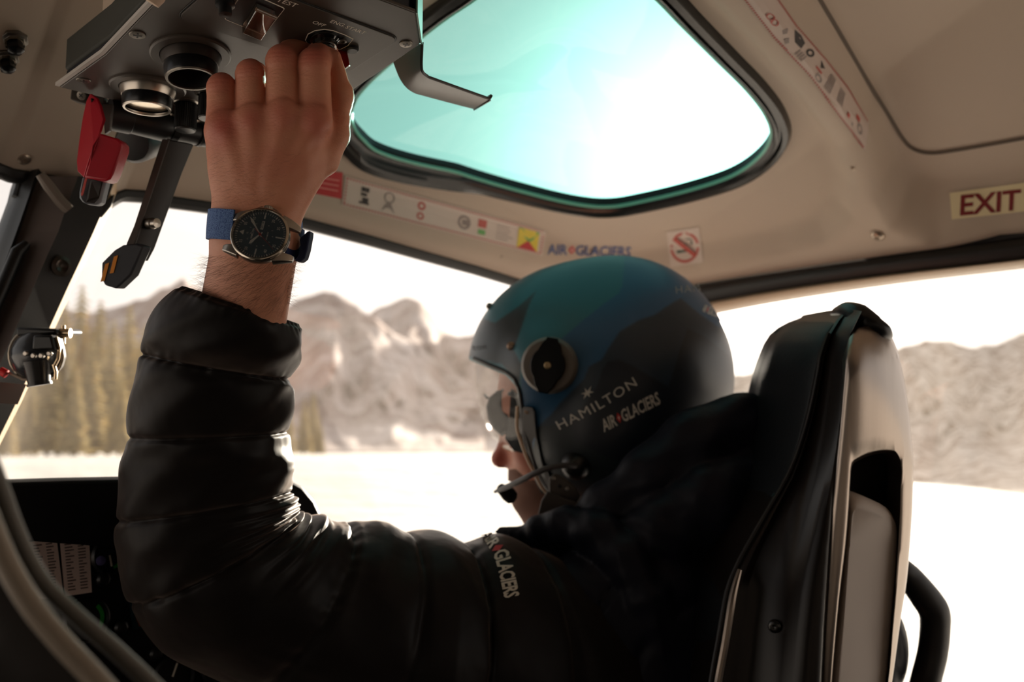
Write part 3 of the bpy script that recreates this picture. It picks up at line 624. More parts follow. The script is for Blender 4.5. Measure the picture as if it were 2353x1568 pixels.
g = G(); c = P(220, 263, .7495); g.lathe(c, -FW*.7-RT*.7, [(.0026, -.002), (.0026, .0008), (.0018, .0012), (0, .0012)], 16); g.lathe(P(210, 232, .7512), -FW*.7-RT*.7, [(.002, -.002), (.002, .0006), (0, .0006)], 16); build('rivet', g, black, rg)
g = G(); lp = [(188, 405, .752), (181, 440, .753), (181, 455, .753), (188, 464, .753), (196, 468, .752), (222, 472, .757), (231, 465, .758), (246, 405, .762)]
g.prism([P(*q) for q in lp], FW*.010); lt = build('lever_tip', g, grey, rg, bevel=.0018)
g = G(); g.prism([P(*q) for q in [(208, 412, .7512), (198, 465, .7514), (218, 468, .7555), (228, 456, .7565), (238, 412, .759)]], -FW*.0004+UP*0); build('black_inset', g, mat('inset black', (10, 10, 11), .4), lt, smooth=False)
g = G(); g.prism([P(*q) for q in [(196, 410, .7508), (188, 440, .7515), (186, 448, .7520), (189, 451, .7518), (192, 446, .7515), (201, 410, .7507)]], -FW*.0006); build('red_slot', g, mat('slot red', (190, 60, 48), .5), lt, smooth=False)
# little bracket and screw under the console's front corner
br = empty('mounting_bracket', P(190, 220, .77), 'grey screwed bracket under the front left corner of the console', 'bracket')
g = G(); g.prism([P(163, 205, .765), P(240, 222, .775), P(238, 238, .775), P(200, 240, .77), P(160, 228, .765)], FW*.012); build('plate', g, mat('bracket grey', (84, 78, 72), .55), br, bevel=.001)
screw(P(187, 219, .7655), -FW-UP*.4, .0036, br)
print('console', XL, XR, Yk, YF, 'K0', K0, 'fl', fl, 'dz', zA(0), [round(float(h1(np.array([x]), np.array([y]))[0]), 3) for x, y in ((.3, .5), (.3, .8))])
# ================================================================ windscreen centre post and left frames
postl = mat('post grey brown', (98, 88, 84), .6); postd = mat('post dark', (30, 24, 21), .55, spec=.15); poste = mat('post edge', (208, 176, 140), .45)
ys_ = [405, 440, 480, 532, 590, 658, 755, 850, 925, 1010, 1120]
Ax = np.interp(ys_, [401, 551, 658, 900, 1120], [90, 38, 8, -100, -205]); Bx = np.interp(ys_, [405, 463, 532, 590, 658, 755, 925, 1120], [180, 157, 134, 107, 78, 36, -38, -125])
Cx = np.interp(ys_, [405, 494, 586, 658, 755, 925, 1010, 1120], [268, 233, 191, 157, 113, 38, -4, -58]); Dx = Cx+np.interp(ys_, [405, 660, 1010], [17, 14, 10])
L = [[onY(x, y, .93) for x, y in zip(Ax, ys_)], [onY(x, y, .905) for x, y in zip(Bx, ys_)], [onY(x, y, .925) for x, y in zip(Cx, ys_)], [onY(x, y, .945) for x, y in zip(Dx, ys_)]]
L.append([p+np.array([0, .05, 0]) for p in L[3]]); L.append([p+np.array([0, .05, 0]) for p in L[0]])
g = G(); n = len(ys_)
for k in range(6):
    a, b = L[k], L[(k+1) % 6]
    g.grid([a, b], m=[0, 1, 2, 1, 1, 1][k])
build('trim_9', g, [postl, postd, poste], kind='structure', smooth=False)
g = G(); la = [onY(x, y, .94) for x, y in [(58, 392), (48, 420), (40, 452), (18, 512), (0, 560), (-70, 735), (-150, 930), (-230, 1110)]]; lb = [onY(x, y, .93) for x, y in [(96, 398), (84, 420), (72, 452), (50, 520), (38, 555), (-28, 735), (-110, 925), (-205, 1115)]]
mid = [(p+q)/2+np.array([0, -.014, 0]) for p, q in zip(la, lb)]; m1 = [lerp(p, q, .25)+np.array([0, -.004, 0]) for p, q in zip(la, lb)]
g.grid([[p+np.array([0, .03, 0]) for p in la], la, m1, mid, lb, [p+np.array([0, .03, 0]) for p in lb]]); build('trim_10', g, blackr, kind='structure')
g = G(); tp = [onY(x, y, .945) for x, y in [(-300, 352), (-60, 372), (20, 388), (44, 402), (50, 425), (42, 455)]]; g.tube(catmull(tp, 4), .006, 10); build('trim_11', g, blackr, kind='structure')
g = G(); g.tube([onY(x, y, .915) for x, y in [(62, 560), (40, 580), (15, 640), (-20, 720), (-60, 820)]], [.004, .006, .006, .006, .006], 12); build('trim_12', g, black, kind='structure')
g = G(); g.prism([onY(x, y, .925) for x, y in [(96, 400), (150, 418), (178, 462), (232, 466), (266, 444), (258, 474), (236, 500), (150, 497), (128, 470)]], (0, .03, 0)); build('trim_13', g, black, kind='structure', bevel=.002)
g = G(); g.tube([onY(x, y, .905) for x, y in [(92, 400), (112, 428), (138, 462), (158, 482)]], [.004, .005, .005, .005], 10); build('trim_14', g, mat('gusset', (120, 108, 98), .5), kind='structure')
g = G(); c = onY(139, 612, .912); g.lathe(c, (0.2, -1, -.1), [(.0095, 0), (.0095, .002), (.006, .003), (.004, .0015), (0, .001)], 28); build('post_bolt', g, mat('bolt dark', (70, 62, 56), .3, metal=.8), None, label='round dark bolt head on the windscreen centre post above the camera mount', cat='bolt')
# device clamped to the post
cm = empty('camera_mount', P(90, 880, .85), 'black and chrome ball-shaped camera mount clamped to the windscreen centre post', 'mount')
dq = .835; s_ = dq/FP
g = G(); g.prism([P(x, y, dq-.01) for x, y in [(36, 752), (128, 756), (132, 768), (36, 772)]], FW*.05); build('clamp_plate', g, black, cm, bevel=.002)
g = G(); g.tube([P(122, 765, dq), P(162, 766, dq)], [10*s_, 11*s_], 20); g.tube([P(145, 748, dq), P(145, 790, dq)], 5*s_, 12); build('thumb_screw', g, mat('brass chrome', (222, 196, 160), .25, metal=.9), cm)
g = G(); c = P(88, 815, dq)
for k in range(1): g.lathe(c, FW*.3+UP, [(0, -58*s_), (20*s_, -56*s_), (42*s_, -44*s_), (56*s_, -20*s_), (59*s_, 0), (54*s_, 22*s_), (42*s_, 40*s_), (0, 44*s_)], 40)
build('housing', g, mat('mount grey', (52, 54, 58), .25, spec=.7), cm)
g = G(); g.tube([c+s_*60*(math.cos(a)*RT-math.sin(a)*UP)-FW*.004 for a in np.linspace(-1.1, 4.1, 24)], 5*s_, 10); build('yoke', g, mat('yoke metal', (150, 138, 124), .25, metal=.9), cm)
g = G(); g.tube([P(128, 775, dq-.02), P(136, 800, dq-.02), P(133, 825, dq-.02), P(124, 842, dq-.02)], 4*s_, 10); build('wire_bail', g, mat('brass chrome', (222, 196, 160), .25, metal=.9), cm)
g = G(); g.prism([P(x, y, dq-.026) for x, y in [(75, 770), (118, 770), (126, 805), (72, 805)]], FW*.02); build('hinge_block', g, black, cm, bevel=.002)
for k, x in enumerate([62, 80, 98, 116]):
    g = G(); cc = P(x, 818-(k in (0, 3))*5, dq-.030+.004*(abs(k-1.5))); g.lathe(cc, -FW, [(5.5*s_, 0), (6*s_, .003), (4*s_, .004), (0, .004)], 16); build('indicator_stud', g, silver, cm)
g = G(); g.tube([P(84, 830, dq-.012), P(88, 862, dq-.012), P(90, 882, dq-.012)], [30*s_, 26*s_, 24*s_], 32); g.tube([P(90, 880, dq-.012), P(91, 886, dq-.012)], [27*s_, 27*s_], 32); build('lens_barrel', g, mat('barrel grey', (44, 42, 42), .3, metal=.3), cm)
g = G(); g.tube([P(123, 838, dq-.02), P(128, 855, dq-.02), P(127, 872, dq-.02)], 4*s_, 10); build('lever', g, mat('brass chrome', (222, 196, 160), .25, metal=.9), cm)
g = G(); g.tube([P(8, 852, dq), P(52, 872, dq-.01), P(68, 874, dq-.012)], 3*s_, 8); build('cord', g, mat('cord', (150, 128, 108), .6), cm)
g = G(); c = P(9, 857, dq-.005); g.lathe(c, RT+UP*-.6, [(0, -14*s_), (9*s_, -10*s_), (10*s_, 6*s_), (0, 10*s_)], 16); build('ribbon', g, mat('bright red tag', (225, 20, 18), .5), None, label='small bright red tag on a cord beside the camera mount', cat='tag').name = 'red_tag'
g = G(); g.prism([onY(x, y, .898) for x, y in [(-30, 876), (60, 884), (40, 930), (-50, 924)]], (0, -.0008, 0)); build('post_placard', g, mat('placard pink grey', (150, 132, 126), .5, bump=[(300, .3, 2)]), None, smooth=False, label='small pinkish grey placard on the windscreen post below the camera mount', cat='placard')

# ================================================================ instrument panel
pan = empty('instrument_panel', onY(300, 1500, .86), 'black instrument panel with padded coaming in the lower left corner behind the sleeve', 'instrument panel')
YP = .86; ol = [(-300, 1116), (-100, 1109), (0, 1105), (150, 1100), (300, 1097), (480, 1096), (610, 1097), (668, 1103), (700, 1118), (728, 1150), (744, 1185), (748, 1225), (742, 1270), (700, 1290), (-300, 1215)]
g = G(); o_ = [onY(x, y, YP-.045) for x, y in ol]; cc = np.mean(o_, 0)
g.rings([[lerp(p, cc, .03)+np.array([0, .0, -.002]) for p in o_], [p+np.array([0, .006, 0]) for p in o_], [p+np.array([0, .03, .0]) for p in o_], [p+np.array([0, .22, -.012]) for p in o_]]); build('coaming', g, mat('coaming vinyl', (14, 13, 14), .5, spec=.2, bump=[(900, .3, 2)]), pan, bevel=.002)
g = G(); g.prism([onY(x, y, YP) for x, y in [(-300, 1180), (600, 1180), (720, 1260), (760, 1900), (-300, 1900)]], (0, .03, 0)); build('panel_face', g, mat('panel black', (10, 10, 11), .6, spec=.2), pan)
def onp(x, y, k=0.): return onY(x, y, YP-k)
pc = mat('checklist paper', (238, 212, 200), .5); inkd = mat('checklist print', (110, 88, 82), .6)
for (qd, nm) in [([(66, 1247), (130, 1238), (146, 1372), (84, 1378)], 'l'), ([(138, 1237), (204, 1229), (211, 1362), (150, 1371)], 'r')]:
    Q = [onp(x, y, .004) for x, y in qd]; g = G(); g.prism(Q, (0, .002, 0)); b = build('checklist_card', g, pc, pan, smooth=False)
    g = G()
    for r_ in range(17):
        v = .06+.052*r_
        for (u0, u1) in ((.12, .45), (.58, .88)):
            u1 = u0+(u1-u0)*random.uniform(.5, 1); f = lambda u, w: (Q[0]*(1-u)+Q[1]*u)*(1-w)+(Q[3]*(1-u)+Q[2]*u)*w+np.array([0, -.0003, 0])
            g.add([f(u0, v), f(u1, v), f(u1, v+.022), f(u0, v+.022)], [(0, 1, 2, 3)])
    build('print', g, inkd, b, smooth=False)
def gauge(px, py, r_px, arcs, nm='round_gauge'):
    c = onp(px, py, .003); r_ = r_px/FP*proj(c)[2]*1.15
    g = G(); g.lathe(c, (0, -1, 0), [(r_*.86, 0), (r_, 0), (r_, .004), (r_*.9, .006), (r_*.84, .003)], 40); b = build(nm, g, black, pan)
    g = G(); g.lathe(c, (0, -1, 0), [(0, 0), (r_*.86, 0), (r_*.86, .0006), (0, .0006)], 32); build('dial', g, mat('dial face', (16, 16, 18), .4), b)
    for (a0, a1, m_) in arcs:
        g = G(); ps = []
        for rr in (.62, .80): ps.append([c+np.array([math.cos(rad(a))*r_*rr, -.001, math.sin(rad(a))*r_*rr]) for a in np.linspace(a0, a1, 14)])
        g.grid(ps); build('scale_arc', g, m_, b, smooth=False)
    g = G(); a = rad(random.uniform(0, 360)); g.tube([c+np.array([0, -.0015, 0]), c+np.array([math.cos(a)*r_*.6, -.0015, math.sin(a)*r_*.6])], .0008, 6); build('needle', g, ink, b)
gr_ = mat('green scale', (34, 150, 48), .5); ye_ = mat('yellow scale', (190, 176, 30), .5)
gauge(250, 1276, 38, [(-70, 25, gr_), (25, 95, ye_)]); gauge(196, 1424, 46, [(-60, 50, gr_)]); gauge(395, 1555, 44, []); gauge(500, 1530, 40, [])
g = G(); c = onp(226, 1288, .004); g.lathe(c, (0, -1, 0), [(.004, 0), (.004, .006), (0, .007)], 20); build('knob', g, mat('violet knob', (90, 84, 130), .3), pan)
Q = [onp(x, y, .003) for x, y in [(298, 1385), (372, 1378), (380, 1440), (305, 1448)]]
g = G(); g.prism(Q, (0, .002, 0)); b = build('display', g, mat('display', (20, 50, 58), .3), pan, smooth=False)
g = G(); f = lambda u, w: (Q[0]*(1-u)+Q[1]*u)*(1-w)+(Q[3]*(1-u)+Q[2]*u)*w+np.array([0, -.0006, 0]); g.add([f(.1, .5), f(.8, .4), f(.95, .8), f(.2, .9)], [(0, 1, 2, 3)]); build('display_terrain', g, mat('terrain orange', (150, 74, 44), .4), b, smooth=False)
screw(onp(115, 1206, .001), np.array([0, -1., 0]), .004, pan)
for (x, y) in [(230, 1330), (270, 1440), (480, 1500), (540, 1560), (350, 1500)]:
    g = G(); g.lathe(onp(x, y, 0), (0, -1, 0), [(.006, 0), (.006, .008), (.004, .010), (0, .0105)], 20, knurl=.06, kn=1); build('knob', g, black, pan)
# front seat rim close to the camera
sr = empty('seat_shell', P(120, 1560, .36), 'out-of-focus seat shell with two pale curved rims in the near lower left corner', 'seat')
d_ = .325
g = G(); g.tube(catmull([P(*q) for q in [(-90, 1040, d_), (-30, 1190, d_), (18, 1300, d_), (75, 1395, d_), (140, 1475, d_), (215, 1555, d_), (300, 1650, d_)]], 5), 27/FP*d_, 14, asp=1.); build('outer_rim', g, mat('rim cream', (150, 136, 120), .4), sr)
d_ = .35
g = G(); g.tube(catmull([P(*q) for q in [(-40, 1010, d_), (0, 1120, d_), (45, 1240, d_), (100, 1340, d_), (180, 1420, d_), (260, 1490, d_), (350, 1575, d_), (430, 1660, d_)]], 5), 20/FP*d_, 14); build('inner_rim', g, mat('rim grey', (112, 108, 100), .4), sr)
g = G(); g.grid([[P(x, y, .335) for x, y in [(-90, 1040), (-30, 1190), (18, 1300), (75, 1395), (140, 1475), (215, 1555), (300, 1650)]], [P(x, y, .36) for x, y in [(-500, 1200), (-400, 1350), (-300, 1450), (-200, 1600), (-100, 1700), (0, 1750), (100, 1800)]]]); build('shell', g, mat('shell dark', (36, 30, 26), .5), sr, solid=.004)
# ================================================================ placards stuck to the lining
paper = mat('placard paper', (214, 198, 186), .5); pred = mat('placard red', (196, 30, 34), .5); pgrey = mat('placard ink', (96, 84, 80), .6)
pblk = mat('placard black', (50, 42, 40), .6); pgrn = mat('placard green', (96, 170, 84), .5); pyel = mat('placard yellow', (226, 204, 52), .5); psoft = mat('placard soft red', (190, 84, 74), .55)
def splitb(nm, g, ms, parent, gap=.006):
    # one part per pictogram: faces of neighbouring symbols are gathered by how close they lie
    V = np.array(g.v); C_ = [V[list(f)].mean(0) for f in g.f]; grp = []
    for i, c in enumerate(C_):
        hit = [q for q in grp if min(np.linalg.norm(c-C_[j]) for j in q) < gap]
        for q in hit: grp.remove(q)
        grp.append([i]+[j for q in hit for j in q])
    for q in grp:
        h = G()
        for j in sorted(q): h.add([g.v[k] for k in g.f[j]], [tuple(range(len(g.f[j])))], g.mi[j])
        build(nm, h, ms, parent, smooth=False)
class Pl:
    def __init__(s, top, bot, lift=.0008): s.t = [np.array(q, float) for q in top]; s.b = [np.array(q, float) for q in bot]; s.lift = lift
    def px(s, u, v):
        k = np.linspace(0, 1, len(s.t)); T = np.array([np.interp(u, k, [q[i] for q in s.t]) for i in (0, 1)]); B = np.array([np.interp(u, k, [q[i] for q in s.b]) for i in (0, 1)]); return T*(1-v)+B*v
    def at(s, u, v, up=0.):
        q = s.px(u, v); p = stick(CB, q[0], q[1], s.lift+up); return p if p is not None else P(q[0], q[1], 1.2)
    def sheet(s, g, nu=30, nv=4, m=0): g.grid([[s.at(u, v) for u in np.linspace(0, 1, nu)] for v in np.linspace(0, 1, nv)], m)
    def quad(s, g, u0, v0, u1, v1, m=None, up=.0004, n=3): g.grid([[s.at(u, v, up) for u in np.linspace(u0, u1, n)] for v in np.linspace(v0, v1, n)], m)
    def arc(s, g, u, v, ru, rv, w, m=None, a0=0, a1=360, up=.0004, n=28):
        g.grid([[s.at(u+ru*k*math.cos(rad(a)), v+rv*k*math.sin(rad(a)), up) for a in np.linspace(a0, a1, n)] for k in (1, 1-w)], m)
    def poly(s, g, pts, m=None, up=.0004): g.add([s.at(u, v, up) for u, v in pts], [tuple(range(len(pts)))], m)
r_ = Pl([(725, 388), (787, 396)], [(680, 436), (784, 457)]); g = G(); r_.sheet(g, 6, 4); o = build('red_placard', g, pred, smooth=False, label='red placard on the windscreen header just right of the wrist', cat='placard')
g = G(); g.m = 0
for v in (.3, .5, .7): r_.quad(g, .35, v, .9, v+.05)
build('print', g, mat('print pink', (232, 140, 130), .5), o, smooth=False)
s1 = Pl([(793, 403), (1254, 530)], [(784, 472), (1246, 588)]); g = G(); s1.sheet(g, 40, 5); o = build('safety_placard', g, paper, smooth=False, label='long white safety card with pictograms and dashed red border on the windscreen header', cat='placard')
g = G()
for k in range(64):
    u = .008+k/64*.985
    for v in (.035, .90): s1.quad(g, u, v, u+.008, v+.06, up=.0004, n=2)
for k in range(8):
    v = .06+k*.11
    for u in (.006, .984): s1.quad(g, u, v, u+.008, v+.06, n=2)
build('dashed_border', g, psoft, o, smooth=False)
g = G(); g.m = 0
for (u, v, w, h) in [(.085, .2, .022, .16), (.108, .2, .016, .16), (.085, .4, .03, .1), (.095, .55, .03, .16), (.08, .7, .05, .07)]: s1.quad(g, u, v, u+w, v+h)
g.m = 1; s1.arc(g, .225, .34, .026, .2, .25); s1.poly(g, [(.19, .85), (.215, .55), (.235, .5), (.26, .85), (.235, .7), (.215, .7)]); s1.quad(g, .205, .62, .215, .7)
g.m = 2; s1.arc(g, .385, .32, .02, .15, .5); s1.arc(g, .385, .68, .018, .13, .45)
g.m = 1; s1.arc(g, .60, .5, .032, .26, .35); s1.quad(g, .59, .4, .62, .6)
g.m = 2; s1.quad(g, .668, .22, .71, .52); g.m = 3; s1.quad(g, .672, .60, .708, .78)
g.m = 1
for k in range(5): s1.quad(g, .76, .26+k*.12, .76+random.choice([.07, .085, .06]), .29+k*.12)
g.m = 4; s1.quad(g, .868, .12, .97, .9)
g.m = 5; s1.poly(g, [(.872, .9), (.92, .55), (.966, .9)], up=.0007); g.m = 3; s1.poly(g, [(.868, .12), (.885, .12), (.925, .45), (.955, .12), (.97, .12), (.97, .3), (.925, .6), (.868, .28)], up=.0006)
splitb('pictogram', g, [pblk, mat('pale ink', (150, 136, 130), .6), psoft, pgrn, pyel, pred], o)
# operator's name
blue = mat('lettering blue', (52, 82, 140), .5)
def wordmark(b, o, ex, ey, m1, m2, parent=None, lift=.0006, **tg):
    V1, F1 = textmesh('AIR', .018, 2, 1., .8); V2, F2 = textmesh('GLACIERS', .018, 2, 1., .8)
    w1 = V1[:, 0].max(); w2 = V2[:, 0].max(); gap = .75; tot = w1+gap+w2; ex = np.array(ex, float)/tot
    g = G(); decal(g, b, V1, F1, o, ex, ey, lift, 0); decal(g, b, V2+np.array([w1+gap, 0]), F2, o, ex, ey, lift, 0)
    D = np.array([[w1+.06, .5], [w1+gap/2, .95], [w1+gap-.04, .5], [w1+gap/2, .05]]); decal(g, b, D, [(0, 1, 2, 3)], o, ex, ey, lift, 1)
    cr_ = w1+gap/2; D = np.array([[cr_-.03, .3], [cr_+.03, .3], [cr_+.03, .7], [cr_-.03, .7], [cr_-.12, .47], [cr_+.12, .47], [cr_+.12, .53], [cr_-.12, .53]]); decal(g, b, D, [(0, 1, 2, 3), (4, 5, 6, 7)], o, ex, ey, lift*1.6, 2)
    return build('wordmark' if parent is not None else 'operator_lettering', g, [m1, m2, mat('cross white', (235, 228, 220), .5)], parent, smooth=False, **tg)
wordmark(CB, (1257, 584), (192, 6), (2, -23), blue, pred, label='blue operator name lettering on the header above the helmet', cat='lettering')
ns = Pl([(1532, 533), (1606, 521)], [(1541, 614), (1617, 602)]); g = G(); ns.sheet(g, 6, 6); o = build('no_smoking_sign', g, paper, smooth=False, label='square white no-smoking sticker on the lining above the helmet', cat='sign')
g = G(); ns.arc(g, .5, .5, .44, .44, .17); ns.poly(g, [(.18, .26), (.26, .18), (.82, .74), (.74, .82)], up=.0007); build('red_circle', g, psoft, o, smooth=False)
g = G(); ns.quad(g, .24, .56, .62, .64); ns.arc(g, .62, .36, .13, .1, .25, a0=-120, a1=150); ns.poly(g, [(.64, .5), (.72, .4), (.76, .42), (.69, .52)]); build('cigarette', g, mat('dark green ink', (56, 84, 72), .6), o, smooth=False)
ex_ = Pl([(2183, 443), (2300, 427), (2420, 410)], [(2188, 504), (2300, 492), (2420, 478)], .0012); g = G(); ex_.sheet(g, 10, 4); o = build('exit_sign', g, mat('luminous sign', (240, 224, 182), .5), smooth=False, label='cream EXIT sign with dark red letters on the lining above the door', cat='sign')
V, F_ = textmesh('EXIT', .022, 2, .98, 1.); wv = V[:, 0].max(); g = G(); decal(g, CB, V, F_, (2207, 494), (139/wv, -14/wv), (2, -46), .0018, 0); build('lettering', g, mat('exit red', (128, 14, 18), .5), o, smooth=False)
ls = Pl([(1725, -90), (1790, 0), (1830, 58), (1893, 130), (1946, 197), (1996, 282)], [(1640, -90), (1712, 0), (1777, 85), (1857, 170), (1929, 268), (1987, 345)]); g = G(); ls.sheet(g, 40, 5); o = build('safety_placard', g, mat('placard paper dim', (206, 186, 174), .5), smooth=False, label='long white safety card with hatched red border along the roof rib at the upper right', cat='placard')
g = G()
for k in range(86):
    u = .01+k/86*.98
    for v in (.0, .93): ls.quad(g, u, v, u+.006, v+.07, n=2)
build('hatched_border', g, mat('hatch red', (178, 60, 52), .5), o, smooth=False)
g = G()
g.m = 0
for k in range(3): ls.quad(g, .10, .25+.12*k, .19, .29+.12*k)
g.m = 1; ls.arc(g, .30, .62, .02, .12, .3); ls.arc(g, .335, .62, .02, .12, .3); ls.poly(g, [(.30, .5), (.31, .5), (.335, .74), (.325, .74)])
g.m = 0
for (u, v) in [(.39, .5), (.43, .7)]: ls.poly(g, [(u, v-.15), (u+.02, v), (u+.015, v+.14), (u-.005, v+.05)])
g.m = 2; ls.poly(g, [(.41, .18), (.45, .14), (.49, .22), (.5, .5), (.46, .5)]); ls.arc(g, .54, .34, .02, .16, .5); g.m = 0
for k in range(4): ls.quad(g, .50+.012*k, .55, .506+.012*k, .85)
g.m = 2; ls.poly(g, [(.60, .2), (.64, .3), (.62, .42)]); g.m = 1; ls.quad(g, .60, .5, .64, .58); g.m = 0; ls.arc(g, .64, .75, .02, .12, .4)
for k in range(6): ls.quad(g, .68+.007*k, .2, .683+.007*k, .8)
for k in range(5): ls.quad(g, .76+.008*k, .25, .764+.008*k, .7)
g.m = 1; ls.quad(g, .84, .6, .86, .72); ls.quad(g, .90, .3, .93, .45); g.m = 0; ls.arc(g, .94, .6, .02, .16, .4); ls.quad(g, .88, .7, .89, .8)
splitb('pictogram', g, [mat('pale ink', (150, 136, 130), .6), psoft, pblk], o)
for (x, y, r_, lb) in [(2017, 541, .0075, 'large silver screw on the roof rib left of the exit sign'), (1958, 387, .0028, 'tiny screw on the roof rib at the end of the long safety card'), (56, 366, .005, 'small screw on the roof lining above the left window'), (1152, 590, .002, 'tiny screw on the windscreen header left of the helmet')]:
    p = stick(CB, x, y, 0); q = stick(CB, x+3, y, 0); s_ = stick(CB, x, y+3, 0); n_ = nrm(np.cross(q-p, s_-p)); n_ = n_ if n_@ray(x, y) < 0 else -n_
    g = G(); g.lathe(p, n_, [(0, 0), (r_*1.15, 0), (r_*1.1, r_*.2), (r_*.8, r_*.42), (r_*.4, r_*.5), (r_*.35, r_*.3), (0, r_*.3)], 28); build('lining_screw', g, mat('screw satin', (176, 160, 144), .3, metal=.8), None, label=lb, cat='screw')
# ================================================================ the pilot
D0 = .655; DH = 1.09; DT = .95
skin = mat('skin', (208, 142, 115), .48, spec=.4, sss=.12, attr='paint', bump=[(1700, .3, 2), (900, .22, 3), (260, .28, 3, (1, 1, 2.2))])
def hand_f(X, Y, Z):
    k = 16
    C_ = lambda a, b, ra, rb, sq=(1, 1, 1): cone(X, Y, Z, a, b, ra, rb, sq)
    d = smin(C_((548, 545, 0), (548, 500, 0), 60, 57), C_((626, 545, 0), (628, 500, 0), 61, 58), 30)
    d = smin(d, C_((502, 825, 112), (546, 560, 2), 66, 60), 30)              # forearm, ulna side
    d = smin(d, C_((576, 825, 112), (626, 560, 2), 68, 61), 30)              # radius side
    d = smin(d, C_((538, 825, 106), (588, 540, -8), 70, 68), 30)
    d = smin(d, C_((548, 505, 0), (511, 300, 10), 52, 43), 34)              # metacarpals
    d = smin(d, C_((566, 495, -4), (577, 278, -4), 54, 39), 30)
    d = smin(d, C_((600, 495, -6), (648, 268, -10), 55, 41), 30)
    d = smin(d, C_((626, 500, -2), (718, 285, 2), 54, 45), 30)
    d = smin(d, ell(X, Y, Z, (608, 385, -2), (116, 120, 54)), 34)
    d = smin(d, C_((600, 440, 26), (630, 330, 40), 52, 60), 30)             # palm side
    d = smin(d, C_((650, 470, 14), (742, 355, 34), 44, 36), 30)             # thumb root
    # extensor tendons and knuckles
    for a, b, r in [((575, 430, -48), (578, 290, -40), 4), ((610, 430, -52), (650, 280, -48), 4), ((640, 430, -46), (718, 296, -40), 4), ((552, 430, -42), (520, 310, -30), 4)]:
        d = smin(d, C_(a, b, r, r+3), 26)
    for c, r in [((512, 288, -14), 34), ((577, 270, -26), 30), ((650, 258, -32), 31), ((724, 272, -24), 35)]:
        d = smin(d, ell(X, Y, Z, c, (r, r*1.05, r*.62)), 22)
    # fingers: each a chain of its own, curling away from the camera towards the switch
    chains = [[((510, 285, 12), 38), ((508, 200, 44), 32), ((516, 212, 122), 29), ((535, 262, 160), 25)],
              [((577, 270, 4), 37), ((574, 168, 34), 32), ((584, 172, 118), 30), ((606, 222, 158), 26)],
              [((649, 262, -4), 39), ((647, 138, 26), 35.5), ((672, 118, 96), 31), ((714, 112, 138), 26)],
              [((722, 275, 2), 42), ((721, 146, 28), 37.5), ((738, 120, 88), 29), ((752, 118, 122), 25)],
              [((745, 372, 36), 34), ((772, 312, 42), 31), ((784, 214, 52), 25), ((768, 130, 66), 15.5)]]
    for i, ch in enumerate(chains):
        f = None
        for (a, ra), (b, rb) in zip(ch[:-1], ch[1:]):
            c = C_(a, b, ra, rb); f = c if f is None else smin(f, c, 9)
        p, r = ch[1]
        if i < 4: f = smin(f, ell(X, Y, Z, (p[0], p[1]+3, p[2]-8), (r*.98, r*.9, r*.86)), 8)
        else: f = smin(f, ell(X, Y, Z, (792, 226, 52), (20, 30, 24)), 12)
        d = smin(d, f, 5 if i < 4 else 11)
    # webbing between the knuckles and thumb
    for a, b, r in [((538, 256, 24), (550, 256, 24), 12), ((611, 246, 18), (615, 246, 18), 12), ((685, 238, 18), (689, 238, 18), 12), ((738, 330, 26), (764, 300, 42), 26)]:
        d = smin(d, C_(a, b, r, r), 16)
    # creases over the finger joints and thin wrinkles
    for (cx_, cy_, w) in [(647, 128, 37), (720, 132, 38), (574, 164, 33), (508, 196, 32)]:
        for dy in (-9, 0, 9): d = d+1.1*np.exp(-((Y-cy_-dy-((X-cx_)/w)**2*4)/2.2)**2)*(np.abs(X-cx_) < w)*(Z < cy_*0+60)
    for k_ in range(5): d = d+.8*np.exp(-((Y-(205+k_*27)-(X-785)*.25)/3.)**2)*(X > 766)
    d = d+.9*np.sin(X*.11+Y*.05)*np.sin(Y*.09-Z*.06)*np.exp(-((Y-330)/110)**2)
    return d
V1, F1 = snet(hand_f, (430, 60, -100), (850, 800, 205), 3.2)
W1 = q2w(V1, D0)
HC = (1300, 1000, 0)
